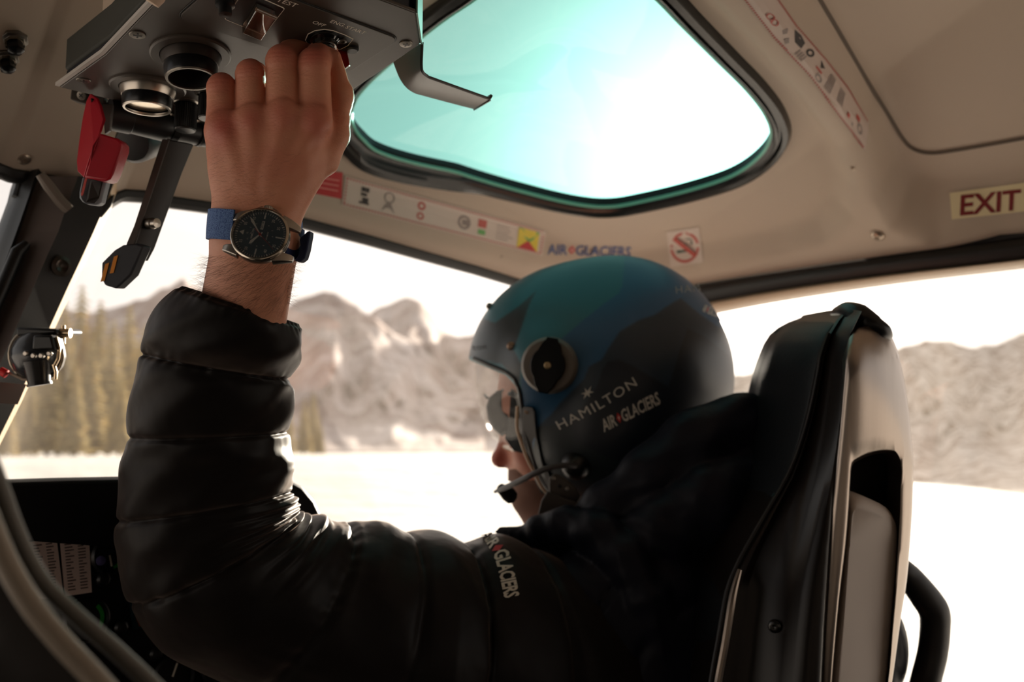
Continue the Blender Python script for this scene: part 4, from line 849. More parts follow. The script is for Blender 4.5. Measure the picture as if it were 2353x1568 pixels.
def head_f(X, Y, Z):
    d = ell(X, Y, Z, (1345, 900, 0), (200, 195, 150), .35)                 # skull
    d = smin(d, ell(X, Y, Z, (1265, 1010, 0), (105, 170, 112), -.15), 50)   # face block
    d = smin(d, ell(X, Y, Z, (1250, 1100, 0), (72, 66, 74), 0), 40)        # jaw
    d = smin(d, ell(X, Y, Z, (1214, 1146, 0), (34, 32, 34)), 30)           # chin
    d = smin(d, cone(X, Y, Z, (1176, 975, 0), (1150, 1052, 0), 15, 17), 16)  # nose bridge
    d = smin(d, ell(X, Y, Z, (1152, 1056, 0), (23, 20, 19)), 10)
    for s_ in (-1, 1):
        d = smin(d, ell(X, Y, Z, (1172, 1060, s_*15), (17, 14, 11)), 7)    # nostril wings
        d = smax(d, -ell(X, Y, Z, (1160, 1076, s_*9), (8, 5, 5)), 4)
        d = smin(d, ell(X, Y, Z, (1222, 1030, s_*66), (44, 40, 30)), 24)   # cheek bone
        d = smax(d, -ell(X, Y, Z, (1176, 965, s_*42), (20, 20, 24)), 14)   # eye socket
        d = smin(d, ell(X, Y, Z, (1190, 968, s_*40), (15, 14, 14)), 3)     # eyeball and lids
        d = smin(d, cone(X, Y, Z, (1168, 940, s_*14), (1186, 936, s_*72), 12, 10), 12)  # brow
        d = smin(d, ell(X, Y, Z, (1352, 990, s_*148), (26, 40, 12), .2), 6)  # ear
    d = smin(d, ell(X, Y, Z, (1184, 1102, 0), (14, 8, 32)), 7); d = smin(d, ell(X, Y, Z, (1188, 1118, 0), (13, 8, 28)), 7)   # lips
    d = smax(d, -ell(X, Y, Z, (1172, 1110, 0), (16, 2.5, 30)), 3)
    d = smin(d, cone(X, Y, Z, (1330, 1070, 0), (1390, 1290, 10), 100, 108), 40)   # neck
    d = smin(d, cone(X, Y, Z, (1262, 1150, 0), (1290, 1250, 0), 62, 80), 40)
    return d
V2, F2 = snet(head_f, (1110, 690, -180), (1580, 1330, 180), 5.)
W2 = q2w(V2, DH)
# trunk, arm and shoulder under the clothes, in metres
eb = P(470, 1335, .79); sh = P(1260, 1470, .98); wr = P(545, 770, .684)
hip = np.array([.86, .62, .72]); che = np.array([.86, .72, 1.0]); nb = P(1370, 1270, 1.10); shr = np.array([1.02, .76, 1.02])
def trunk_f(X, Y, Z):
    d = cone(X, Y, Z, hip, che, .10, .11); d = smin(d, cone(X, Y, Z, sh, shr, .045, .045), .05); d = smin(d, cone(X, Y, Z, nb, che, .05, .09), .05)
    d = smin(d, cone(X, Y, Z, sh, eb, .045, .036), .02); d = smin(d, cone(X, Y, Z, eb, wr, .034, .021), .01)
    return d
V3, F3 = snet(trunk_f, (.1, .2, .5), (1.25, 1.05, 1.5), .012)
g = G(); g.add(W1, F1); g.add(W2, F2); g.add(V3, F3)
pil = empty('person', (hip[0], hip[1], hip[2]-.2), 'helmeted man in dark quilted jacket reaching up to the overhead console', 'person')
def tint(V, spots, base, redc, sc_):
    n_ = .5+.5*np.sin(V[:, 0]*sc_+2*np.sin(V[:, 1]*sc_*.8))*np.sin(V[:, 1]*sc_*1.3+V[:, 2]*sc_)
    w = np.zeros(len(V))
    for c, r_, a in spots: w = np.maximum(w, a*np.exp(-(((V-np.array(c))/np.array(r_))**2).sum(1)))
    w = np.clip(w*.9+.12*n_, 0, 1)[:, None]; return np.array(lin(base))*(1-w)+np.array(lin(redc))*w
cA = tint(V1, [((512, 290, -10), (44, 52, 80), 1), ((577, 275, -20), (36, 42, 80), .8), ((650, 265, -20), (38, 42, 80), .8), ((724, 280, -10), (40, 50, 80), .9), ((508, 185, 40), (40, 36, 90), .8), ((574, 155, 30), (40, 34, 90), .7), ((647, 120, 20), (44, 34, 90), .8), ((721, 125, 20), (44, 34, 90), .9), ((640, 370, -40), (90, 60, 60), .35)], (214, 150, 120), (186, 92, 78), .06)
cB = tint(V2, [((1152, 1056, 0), (34, 34, 40), 1), ((1222, 1050, -66), (40, 36, 50), .6), ((1186, 1110, 0), (18, 18, 34), .8)], (200, 138, 112), (184, 88, 74), .05)
cC = np.tile(np.array(lin((208, 144, 118))), (len(V3), 1))
body = build('body', g, skin, pil, auto=180, colors=np.concatenate([cA, cB, cC]))
print('body verts', len(g.v))
BB = bvh_of(body); ORG[body.name] = ORG[pil.name]
# short beard and moustache
bp_ = [(1150, 1082), (1185, 1078), (1215, 1105), (1262, 1100), (1330, 1090), (1360, 1200), (1300, 1230), (1170, 1200), (1140, 1130)]
sdb = poly_sd(V2[:, 0], V2[:, 1], bp_); NB = len(V2)
cen_ = np.array([1270, 1040, 0.]); dirn = (V2-cen_)/np.linalg.norm(V2-cen_, axis=1)[:, None]
VB = V2+dirn*(2.2*np.clip(-sdb/10, -1, 1))[:, None]
keep = [f for f in F2 if max(sdb[list(f)]) < 6]; used_ = sorted({i for f in keep for i in f}); ix = {k: i for i, k in enumerate(used_)}
g = G(); g.add(q2w(VB[used_], DH), [tuple(ix[i] for i in f) for f in keep])
build('beard', g, mat('beard', (118, 80, 64), .8, bump=[(900, .7, 3)]), pil, auto=180)
# nails of thumb (side view)
nv = [P(776, 150, D0*1.012)]
g = G(); c = P(781, 136, D0*(1+64/FP)); g.lathe(c, nrm(-FW*.15+RT*1.+UP*.1), [(0, .0006), (.0026, .0004), (.0036, .0), (.0036, -.002)], 20); build('thumb_nail', g, mat('nail', (226, 176, 156), .25), pil)
# arm hair
hairm = mat('arm hair', (66, 42, 30), .6, spec=.3)
g = G(); rng = random.Random(3)
def strand(p, dr, L, r=.00004):
    n_ = nrm(dr); q = p; pts = [p]; side = nrm(np.cross(n_, FW)+np.array([1e-3, 0, 0]))
    for k in range(3): q = q+n_*L/3; n_ = nrm(n_-UP*.12+side*rng.uniform(-.25, .25)); pts.append(q)
    g.tube(pts, [r, r*.9, r*.6, r*.15], 3, caps=False)
for _ in range(1000):
    y = rng.uniform(585, 715) if rng.random() < .8 else rng.uniform(350, 470)
    w0, w1 = (np.interp(y, [330, 470, 560, 720], [470, 492, 486, 440]), np.interp(y, [330, 400, 470, 560, 720], [780, 735, 700, 688, 656]))
    x = rng.uniform(w0+1, w1-1); p = stick(BB, x, y, 0)
    if p is None or abs(proj(p)[2]-.655) > .06: continue
    q = stick(BB, x+2, y, 0); s_ = stick(BB, x, y+2, 0)
    if q is None or s_ is None: continue
    n_ = nrm(np.cross(q-p, s_-p)); n_ = n_ if n_@FW < 0 else -n_
    up_ = y < 500
    dr = n_*(.12 if up_ else .45)+RT*(-.75+.25*rng.random())-UP*rng.uniform(-.1, .5); strand(p, dr, rng.uniform(.003, .007) if up_ else rng.uniform(.006, .013), .00003 if up_ else .00004)
for side_, xs in ((-1, (452, 486)), (1, (690, 656))):       # hairs seen against the light on both edges
    for _ in range(150):
        y = rng.uniform(592, 700); x = np.interp(y, [560, 665], [xs[0]+34 if side_ < 0 else xs[0], xs[0] if side_ < 0 else xs[1]+4])
        for dx in range(0, 44, 3):
            p = stick(BB, x-side_*dx, y, 0)
            if p is not None and abs(proj(p)[2]-.655) < .06: break
        else: continue
        strand(p, RT*side_*rng.uniform(.5, 1)+UP*rng.uniform(-.6, .6)-FW*.3, rng.uniform(.004, .013))
build('arm_hair', g, hairm, pil, kind='stuff')

# ---------------------------------------------------------------- watch
Wc = P(597, 538, .6225); wn = nrm(-FW*.93+UP*.34+RT*.04); e12 = -RT*.985+UP*.17; e12 = nrm(e12-wn*np.dot(e12, wn)); e3 = np.cross(e12, wn); e3 = e3 if e3@UP > 0 else -e3
wt = empty('wristwatch', Wc, 'steel wristwatch with dark blue-green dial and blue woven strap on the raised wrist', 'watch')
csteel = mat('brushed case steel', (176, 168, 158), .28, metal=1.); dialm = mat('dial', (30, 62, 72), .35); lume = mat('lume', (232, 218, 200), .5); redp = mat('hand red', (176, 34, 34), .4)
g = G(); g.lathe(Wc, wn, [(.0120, -.0095), (.0166, -.0088), (.0180, -.006), (.0184, -.003), (.0181, -.0012), (.0176, -.0008)], 96); cs_ = build('case', g, csteel, wt)
g = G()
for s3 in (-1, 1):
    for s12 in (-1, 1):
        a = Wc+e12*s12*.011+e3*s3*.0128; b = Wc+e12*s12*.0225+e3*s3*.0102; R_ = []
        for t_, w, dz, th in ((0, .0036, -.002, .005), (.45, .0031, -.0028, .0044), (.8, .0024, -.0050, .003), (1, .0018, -.0070, .002)):
            c = lerp(a, b, t_)+wn*dz; R_.append([c+e3*w, c+e3*w*.9+wn*.0006, c-e3*w*.9+wn*.0006, c-e3*w, c-e3*w-wn*th, c+e3*w-wn*th])
        g2 = G(); g2.rings(R_); build('lug', g2, csteel, wt, bevel=.0003)
g = G(); g.lathe(Wc, wn, [(.0176, -.0012), (.0183, -.0006), (.0182, .0004), (.0174, .0011), (.0166, .0012), (.0163, -.0002), (.0163, -.0014)], 96); build('bezel', g, mat('polished bezel', (190, 180, 166), .14, metal=1.), wt)
g = G(); g.lathe(Wc, wn, [(0, -.0013), (.0165, -.0013), (.0165, -.0011), (0, -.0011)], 72); dl = build('dial', g, dialm, wt)
def wp(r, a, up=0.): return Wc+wn*(-.00105+up)+(e12*math.cos(rad(a))+e3*math.sin(rad(a)))*r    # a: degrees clockwise from twelve
g = G()
for k in range(60):
    a = k*6; w = .00034 if k % 5 == 0 else .00012; r0 = .0141 if k % 5 == 0 else .0144
    t_ = nrm(wp(.01, a+90)-wp(0, 0)); g.prism([wp(r0, a)-t_*w, wp(r0, a)+t_*w, wp(.0157, a)+t_*w, wp(.0157, a)-t_*w], wn*.0001)
g.prism([wp(.0132, 0), wp(.0106, 9.5), wp(.0106, -9.5)], wn*.0001)
for a in (90, 180, 270):
    t_ = nrm(wp(.01, a+90)-wp(0, 0)); w = .00045; g.prism([wp(.0098 if a != 90 else .0112, a)-t_*w, wp(.0098 if a != 90 else .0112, a)+t_*w, wp(.0138, a)+t_*w, wp(.0138, a)-t_*w], wn*.0001)
build('hour_markers', g, lume, dl, smooth=False)
def wtext(s, c, h, nm='numeral', m=lume, bold=.01, w=.85):
    V, F_ = textmesh(s, bold, 2, 1., w); V = V-np.array([V[:, 0].max()/2, .35]); g = G(); g.add([c+e3*v[0]*h+e12*v[1]*h for v in V], F_); build(nm, g, m, dl, smooth=False)
for s, k in (('05', 1), ('10', 2), ('20', 4), ('25', 5), ('35', 7), ('40', 8), ('50', 10), ('55', 11)): wtext(s, wp(.0122, k*30, .0001), .0019)
for k in range(1, 13):
    if k != 3: wtext(str(k), wp(.0080, k*30, .0001), .0010)
wtext('HAMILTON', wp(.0048, 0, .0001), .0013, 'lettering', w=.75); wtext('AUTOMATIC', wp(.0046, 180, .0001), .0009, 'lettering', w=.75)
c = wp(.0061, 0, .0001); g = G()
for k in range(4): a = rad(45+90*k); dv = e12*math.cos(a)+e3*math.sin(a); pv = -e12*math.sin(a)+e3*math.cos(a); g.add([c+pv*.0001, c+dv*.0007, c-pv*.0001], [(0, 1, 2)])
build('emblem', g, lume, dl, smooth=False)
c = wp(.0066, 90, .0002); g = G(); g.box(c, .0029, .0009, .0001, [e3, e12, wn]); build('day_date_window', g, mat('date disc', (216, 206, 192), .5), dl, smooth=False)
wtext('SAT', c-e3*.0009+wn*.0002, .0012, 'lettering', mat('date ink', (30, 28, 30), .5), .02, .9); wtext('18', c+e3*.0018+wn*.0002, .0012, 'lettering', mat('date ink', (30, 28, 30), .5), .02, .9)
def whand(v, L, w, nm, m, up, tail=.0):
    dv = nrm(e12*v[0]+e3*v[1]); pv = nrm(np.cross(dv, wn)); o = Wc+wn*up; g = G()
    if nm != 'second_hand': g.prism([o-dv*tail, o-dv*tail+pv*w*.35, o+dv*L*.55+pv*w*.8 if nm == 'hour_hand' else o+dv*L*.45+pv*w*.5, o+dv*L*.75+pv*w, o+dv*L, o+dv*L*.75-pv*w, o+dv*L*.45-pv*w*.5, o-dv*tail-pv*w*.35], wn*.00015)
    else: g.prism([o-dv*tail+pv*w, o+dv*L+pv*w*.3, o+dv*L-pv*w*.3, o-dv*tail-pv*w], wn*.00012)
    build(nm, g, m, wt, bevel=.0)
def pdir(dx, dy):          # hand direction from a pixel direction
    v = RT*dx-UP*dy; v = v-wn*np.dot(v, wn); return (v@e12, v@e3)
whand(pdir(-215, -400), .0142, .0009, 'minute_hand', lume, -.0004, .002); whand(pdir(-205, 215), .0092, .0010, 'hour_hand', lume, -.0006, .002)
whand(pdir(290, 355), .0142, .00022, 'second_hand', redp, -.0002, .005)
g = G(); g.lathe(Wc, wn, [(0, -.0008), (.0009, -.0008), (.0009, .0000), (0, .0001)], 24); build('hand_pivot', g, redp, wt)
g = G(); g.lathe(Wc, wn, [(0, .0012), (.0100, .00115), (.0165, .0009), (.0165, .0004), (0, .0007)], 64); build('crystal', g, glass('crystal', (.93, .97, 1.), .35, 0, rough=.01), wt)
g = G(); g.lathe(Wc+e3*.0178-wn*.003, e3, [(.0024, 0), (.0031, .0006), (.0031, .0026), (.0026, .0031), (0, .0032)], 36, knurl=.08, kn=1); build('crown', g, csteel, wt, auto=15)
g = G()
for s12 in (-1, 1):
    a = Wc+e12*s12*.0075+e3*.0155-wn*.0035; b = Wc+e12*s12*.0030+e3*.0195-wn*.0035
    g.tube([a, lerp(a, b, .7), b], [.0024, .0022, .0016], 12)
build('crown_guard', g, csteel, wt)
# woven strap round the wrist
def strapmat():
    m = bpy.data.materials.new('woven strap'); N = NT(m); out = N.n('ShaderNodeOutputMaterial'); b = N.n('ShaderNodeBsdfPrincipled', i_Roughness=.75); N.l(b.outputs[0], out.inputs[0])
    tc = N.n('ShaderNodeTexCoord'); v = N.n('ShaderNodeTexVoronoi', i_Scale=1500., feature='F1'); N.l(tc.outputs['Object'], v.inputs[0])
    r = N.n('ShaderNodeValToRGB'); r.color_ramp.elements[0].color = (*lin((112, 148, 200)), 1); r.color_ramp.elements[1].color = (*lin((48, 76, 130)), 1); r.color_ramp.elements[1].position = .75; N.l(v.outputs[0], r.inputs[0]); N.l(r.outputs[0], b.inputs[0])
    bp = N.n('ShaderNodeBump', i_Strength=.5, i_Distance=.0004); bp.invert = True; N.l(v.outputs[0], bp.inputs['Height']); N.l(bp.outputs[0], b.inputs['Normal']); return m
blue_s = strapmat()
u_ = D0/FP; ax_ = nrm(RT*.985-UP*.12); wd_ = nrm(UP*.995+RT*.08)
def strap_ring(a0, a1, rx, rz, hw, th, cx_=585, cy_=538, off=0., n=60):
    C0 = P(cx_, cy_, D0); R_ = []
    for a in np.linspace(a0, a1, n):
        o = C0+ax_*math.cos(rad(a))*rx*u_-FW*math.sin(rad(a))*rz*u_; nn_ = nrm(ax_*math.cos(rad(a))/rx-FW*math.sin(rad(a))/rz)
        h_ = hw*u_; t_ = th/2; o = o+wd_*off*u_
        R_.append([o+wd_*h_+nn_*t_, o+wd_*h_*.5+nn_*t_*1.25, o-wd_*h_*.5+nn_*t_*1.25, o-wd_*h_+nn_*t_, o-wd_*h_-nn_*t_, o+wd_*h_-nn_*t_])
    return R_
st = G(); st.rings(strap_ring(104, 428, 104, 86, 34, .0018, cy_=530)); stp = build('strap', st, blue_s, wt, bevel=.0003)
for (a0, a1, off, hw) in [(-22, 38, -14, 36)]:
    g = G(); g.rings(strap_ring(a0, a1, 110, 90, hw, .0016, cy_=536, off=off, n=24)); build('strap_layer', g, mat('strap navy', (30, 48, 94), .8, bump=[(1800, .5, 2)]), stp, bevel=.0003)
g = G(); fp_ = [(688, 548), (697, 540), (706, 532), (713, 530), (712, 542), (706, 575), (700, 594), (690, 602), (676, 600), (684, 588), (690, 570)]
g.prism([P(x, y, .640) for x, y in fp_], FW*.012); build('strap_tail', g, mat('strap dark navy', (22, 30, 60), .85, bump=[(1800, .5, 2)]), stp, bevel=.001)
# ---------------------------------------------------------------- helmet
hm = empty('flight_helmet', P(1390, 870, DH), 'dark blue flight helmet with layered mountain camouflage and white lettering on the pilot', 'helmet')
open_poly = [(900, 838), (1078, 829), (1120, 846), (1162, 864), (1186, 890), (1194, 930), (1200, 1000), (1218, 1070), (1244, 1135), (1290, 1215), (1240, 1400), (900, 1400)]
def helm_out(X, Y, Z):
    d = smin(ell(X, Y, Z, (1345, 851, 0), (270, 251, 218)), ell(X, Y, Z, (1420, 870, 0), (268, 283, 246)), 26)
    d = smin(d, ell(X, Y, Z, (1390, 1005, 0), (212, 195, 236)), 34)
    d = smin(d, ell(X, Y, Z, (1262, 842, -150), (88, 88, 82)), 40)      # boss under the visor knob
    d = smax(d, Y-1192, 18); return d
def helm_f(X, Y, Z):
    o = helm_out(X, Y, Z); d = smax(o, -(o+20), 6)
    p = poly_sd(X[:, :, 0], Y[:, :, 0], open_poly)[:, :, None]+0*Z
    return smax(d, -p, 6)
V, F_ = snet(helm_f, (1050, 560, -270), (1710, 1220, 270), 5.)
zz = lambda L: [(1050+x/2.306, 560+y/2.306) for x, y in L]
paint = [((0, 0), None)]
C_teal_lit = lin((44, 104, 118)); cols = np.tile(np.array(C_teal_lit), (len(V), 1))  # dark teal paint, brightened with the roof window's teal light
regs = [(zz([(885, 0), (885, 110), (878, 215), (858, 262), (760, 332), (660, 412), (560, 500), (420, 620), (340, 720), (350, 1000), (430, 1400), (2000, 1500), (2000, 0)]), (40, 86, 122)),
        (zz([(1186, 288), (1100, 340), (1060, 372), (960, 408), (862, 466), (820, 530), (764, 618), (700, 650), (672, 720), (602, 790), (540, 852), (500, 905), (425, 975), (430, 1500), (2000, 1500), (2000, 300), (1500, 450), (1300, 382)]), (38, 52, 64)),
        (zz([(1225, 450), (1180, 560), (1160, 640), (1122, 762), (1000, 690), (850, 612), (800, 560), (900, 480), (1100, 420)]), (38, 52, 66)),
        (zz([(1122, 762), (1000, 690), (935, 650), (860, 615), (800, 622), (770, 670), (740, 760), (640, 900), (600, 960), (560, 1010), (420, 1010), (430, 1600), (2000, 1600), (2000, 900), (1400, 900)]), (24, 32, 42)),
        (zz([(1222, 450), (1182, 560), (1160, 640), (1118, 770), (1080, 860), (1500, 1200), (2000, 1200), (2000, 520), (1500, 640), (1400, 560), (1305, 490)]), (30, 36, 44)),
        (zz([(1186, 288), (1300, 382), (1500, 520), (1700, 400), (1400, 180), (1280, 200)]), (36, 78, 110)),
        (zz([(-200, 560), (60, 600), (240, 640), (330, 750), (340, 640), (300, 560), (330, 480), (380, 330), (420, 250), (330, 330), (200, 420), (100, 380), (-200, 300)]), (48, 56, 62)),
        (zz([(425, 975), (600, 950), (640, 1060), (900, 1180), (900, 1700), (300, 1700), (400, 1100)]), (36, 44, 48))]
for pl, c in regs:
    sdv = poly_sd(V[:, 0], V[:, 1], pl); w = sstep(2.5, -2.5, sdv)[:, None]; cols = cols*(1-w)+np.array(lin(c))*w
inner = (helm_out(V[:, 0], V[:, 1], V[:, 2]) < -9) | (poly_sd(V[:, 0], V[:, 1], open_poly) < 1.5); cols[inner] = lin((24, 22, 22))
W = q2w(V, DH); g = G(); g.add(W, F_)
shell = build('shell', g, mat('helmet paint', (30, 60, 80), .40, spec=.5, attr='paint', coat=.15, coatr=.4), hm, auto=180, colors=cols)
ORG[shell.name] = ORG[hm.name]; HB = bvh_of(shell)
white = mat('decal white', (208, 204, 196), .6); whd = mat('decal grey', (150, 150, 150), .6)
# arched wordmark
def arc_text(s, o, ex, L, h, m, b=HB, bend=.0, bold=.0, w=1.1, space=1.15, name='lettering', parent=None, lift=.0007):
    V_, F2_ = textmesh(s, bold, 3, space, w); W_ = V_[:, 0].max(); ex = np.array(ex, float)/np.hypot(*ex); ey = np.array([ex[1], -ex[0]]); g = G(); pts = []
    for x, y in V_:
        t_ = x/W_; q = np.array(o)+ex*t_*L+ey*(y*h+bend*math.sin(math.pi*t_)); p = stick(b, q[0], q[1], lift); pts.append(p if p is not None else P(q[0], q[1], DH))
    g.add(pts, F2_); return build(name, g, m, parent, smooth=False)
arc_text('HAMILTON', (1287, 988), (178, -103), 205, 22, white, bend=-5, w=1.2, parent=shell)
def star(cx_, cy_, s_, m, parent, b=HB):
    g = G(); pts = []
    for x, y in [(-1.3, -.75), (-.55, 0), (-1.2, .5), (-.25, .25), (0, 1.1), (.22, .3), (1.35, .8), (.6, .05), (1.15, -.5), (.25, -.25), (0, -1.), (-.25, -.3)]:
        a = rad(-30); q = (cx_+s_*(x*math.cos(a)-y*math.sin(a)*-1)*1., cy_+s_*(x*math.sin(a)-y*math.cos(a))); p = stick(b, q[0], q[1], .0007); pts.append(p)
    c = stick(b, cx_, cy_, .0007); g.add([c]+pts, [(0, i+1, (i+1) % 12+1) for i in range(12)]); build('emblem', g, m, parent, smooth=False)
star(1350, 903, 12, white, shell)
wordmark(HB, (1388, 993), (130, -66), (-8, -27), white, pred, parent=shell, lift=.0007)
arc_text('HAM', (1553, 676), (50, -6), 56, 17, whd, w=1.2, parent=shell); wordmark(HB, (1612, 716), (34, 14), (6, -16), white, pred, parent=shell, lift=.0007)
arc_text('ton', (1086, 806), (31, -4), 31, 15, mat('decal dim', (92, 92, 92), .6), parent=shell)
g = G()
def hq(g, pts, m): g.add([stick(HB, x, y, .0008) for x, y in pts], [tuple(range(len(pts)))], m)
b_ = [(1497, 1034), (1512, 1030), (1515, 1052), (1500, 1056)]
g.m = 0
if all(stick(HB, x, y) is not None for x, y in b_):
    hq(g, [(1484, 1048), (1494, 1044), (1490, 1072), (1482, 1074)], 0); hq(g, b_, 1); hq(g, [(1502, 1033), (1505, 1032), (1508, 1054), (1505, 1055)], 2); hq(g, [(1497, 1044), (1513, 1041), (1513, 1044), (1498, 1047)], 2); hq(g, [(1486, 1072), (1505, 1062), (1506, 1066), (1488, 1076)], 0)
    build('flag_sticker', g, [white, mat('flag blue', (40, 80, 150), .5), mat('flag yellow', (220, 170, 30), .5)], shell, smooth=False)
# visor knob
kc = stick(HB, 1262, 840, 0); kn_ = nrm(-FW-RT*.16+UP*.02); uu = nrm(np.cross(kn_, UP)); vv = np.cross(uu, kn_); s_ = proj(kc)[2]/FP
kn0 = kc-kn_*.006
g = G(); g.lathe(kn0, kn_, [(64*s_, 0), (66*s_, .004), (65*s_, .008), (58*s_, .012), (42*s_, .013), (0, .013)], 64); kr = build('visor_knob_ring', g, mat('knob ring', (112, 104, 96), .5), hm)
g = G(); out = []
for a in np.linspace(0, 2*math.pi, 48, endpoint=False):
    c_, q_ = math.cos(a), math.sin(a); r_ = 42+0*a; x, y = c_*40, q_*44
    if abs(q_) > .75: y = math.copysign(44+ (abs(q_)-.75)/.25*20, q_); x = c_*40*.9
    if abs(q_) > .93: x = math.copysign(min(abs(x)+3, 15), c_); y = math.copysign(64, q_)
    out.append(kn0+kn_*.013+uu*(x*.985+y*.17)*s_*-1+vv*(y*.985-x*.17)*s_)
g.prism(out, kn_*.007); build('visor_knob', g, mat('turned black', (18, 17, 18), .25, metal=.6, aniso=.7), kr, bevel=.0012)
g = G(); g.lathe(kn0+kn_*.020, kn_, [(8*s_, 0), (8*s_, .001), (5*s_, .0014), (4*s_, .0006), (0, .0006)], 24); build('knob_screw', g, mat('brass screw', (190, 168, 132), .3, metal=.9), kr)
def hbolt(x, y, r_, m, nm='screw'):
    c = stick(HB, x, y, 0); g = G(); g.lathe(c-FW*0, nrm(-FW-RT*.3), [(r_*s_*1.5, -.001), (r_*s_*1.5, .0012), (r_*s_, .002), (r_*s_, .0035), (r_*s_*.5, .004), (0, .0035)], 24); build(nm, g, m, hm)
hbolt(1175, 796, 7, mat('helmet screw', (150, 128, 112), .3, metal=.8)); hbolt(1640, 940, 9, mat('dark snap', (30, 30, 32), .3, metal=.5), 'snap')
g = G(); c = P(1128, 706, DH-.01); g.lathe(c, nrm(-RT-FW*.4+UP*.6), [(9*s_, -.004), (9*s_, .003), (6*s_, .005), (0, .005)], 20); build('top_screw', g, steel, hm)
# edge roll round the face opening
ep_ = [(1083, 829), (1120, 845), (1160, 863), (1184, 888), (1192, 930), (1198, 1000), (1216, 1070), (1241, 1133), (1270, 1182)]
pts = [stick(HB, x+7, y-5 if x < 1180 else y, .0) for x, y in catmull([np.array(q) for q in ep_], 5)]; pts = [p for p in pts if p is not None]
g = G(); g.tube(pts, .0022, 8); build('edge_roll', g, mat('edge roll', (46, 42, 42), .5), hm)
ln = [(1189, 934, -205), (1188, 981, -206), (1196, 1012, -206), (1211, 1054, -204), (1226, 1083, -198), (1243, 1117, -190), (1258, 1136, -180)]
g = G(); g.tube(catmull([P(x, y, DH*(1+z/FP)) for x, y, z in ln], 5), .0017, 8); build('cream_piping', g, mat('cream piping', (214, 184, 156), .5), hm)
pp = [(1201, 938), (1206, 933), (1224, 935), (1230, 945), (1234, 1000), (1247, 1062), (1262, 1086), (1272, 1118), (1262, 1128), (1246, 1110), (1232, 1080), (1216, 1040), (1203, 985)]
g = G(); g.prism([stick(HB, x, y, .001) if stick(HB, x, y, .001) is not None else P(x, y, 1.0) for x, y in pp], -FW*.0025); build('side_plate', g, mat('side plate', (50, 46, 44), .5, metal=.2), hm, bevel=.0008)
hbolt(1213, 946, 6, mat('helmet screw', (150, 128, 112), .3, metal=.8))
# clear face shield
ys2 = [832, 845, 870, 895, 920, 941, 965, 987, 1005, 1018, 1026]; xs2 = [1089, 1089, 1090, 1091, 1096, 1101, 1110, 1120, 1131, 1143, 1156]
rows = []
for k, z in enumerate(np.linspace(-150, 150, 25)):
    f = (z/150)**2; rows.append([P(x+100*f, y, DH*(1+z/FP)) for x, y in zip(xs2, ys2)])
g = G(); g.grid(rows); vis = build('face_shield', g, glass('visor clear', (.95, .94, .93), .03, 0, cap=.07), hm, solid=.002)
lo = [r[-1] for r in rows]; g = G(); g.tube(lo, .0016, 8); build('shield_lit_edge', g, mat('shield edge', (226, 200, 176), .25, coat=.6), vis)  # cream tube colours in the lit lower edge of the shield
g = G(); g.tube([P(1152, 1024, DH), P(1166, 1030, DH*.985), P(1184, 1036, DH*.96)], [.0022, .0026, .0016], 10); build('shield_tab', g, mat('shield edge', (226, 200, 176), .25, coat=.6), vis)
# microphone boom
bj = stick(HB, 1325, 1070, 0); g = G(); g.lathe(bj-FW*-.004, nrm(-FW-RT*.2), [(36*s_, -.004), (34*s_, .006), (24*s_, .014), (12*s_, .018), (0, .019)], 32); mb = build('boom_pivot', g, black, hm)
g = G(); bd = [(1322, 1072, .965), (1298, 1070, .955), (1268, 1074, .95), (1228, 1089, .955), (1190, 1108, .975), (1158, 1122, 1.0), (1137, 1131, 1.02)]
g.tube(catmull([P(*q) for q in bd], 8), [6*s_, 7*s_, 6.5*s_, 7*s_, 7*s_, 6.5*s_, 3.5*s_], 14); bm_ = build('boom', g, mat('boom grey', (70, 66, 66), .5, bump=[(900, .4, 0)]), hm)
g = G(); g.tube([P(1150, 1122, 1.022), P(1168, 1136, 1.03), P(1178, 1146, 1.03), P(1184, 1150, 1.03)], [12*s_, 19*s_, 17*s_, 8*s_], 20); build('microphone', g, mat('foam black', (16, 14, 14), .9), bm_)
# chin strap and buckle
g = G(); g.prism([P(x, y, .985) for x, y in [(1262, 1098), (1274, 1088), (1292, 1094), (1318, 1114), (1334, 1138), (1326, 1156), (1296, 1150), (1262, 1128)]], -FW*.006); bk = build('buckle', g, mat('buckle', (74, 68, 64), .35, metal=.5), hm, bevel=.001)
g = G(); g.prism([P(x, y, .978) for x, y in [(1258, 1128), (1300, 1146), (1334, 1158), (1326, 1180), (1276, 1190), (1236, 1182), (1244, 1150)]], -FW*.004); build('strap_slider', g, mat('slider', (64, 58, 54), .5), bk, bevel=.0012)
for (x, y) in [(1272, 1100), (1303, 1124), (1286, 1118)]:
    g = G(); g.lathe(P(x, y, .979), -FW, [(4.5*s_, 0), (4.5*s_, .001), (0, .0014)], 14); build('rivet', g, silver if x != 1286 else black, bk)
g = G(); g.tube([P(1300, 1150, .99), P(1270, 1172, 1.01), P(1250, 1195, 1.05)], .008, 10, asp=.25); build('chin_strap', g, black, hm)
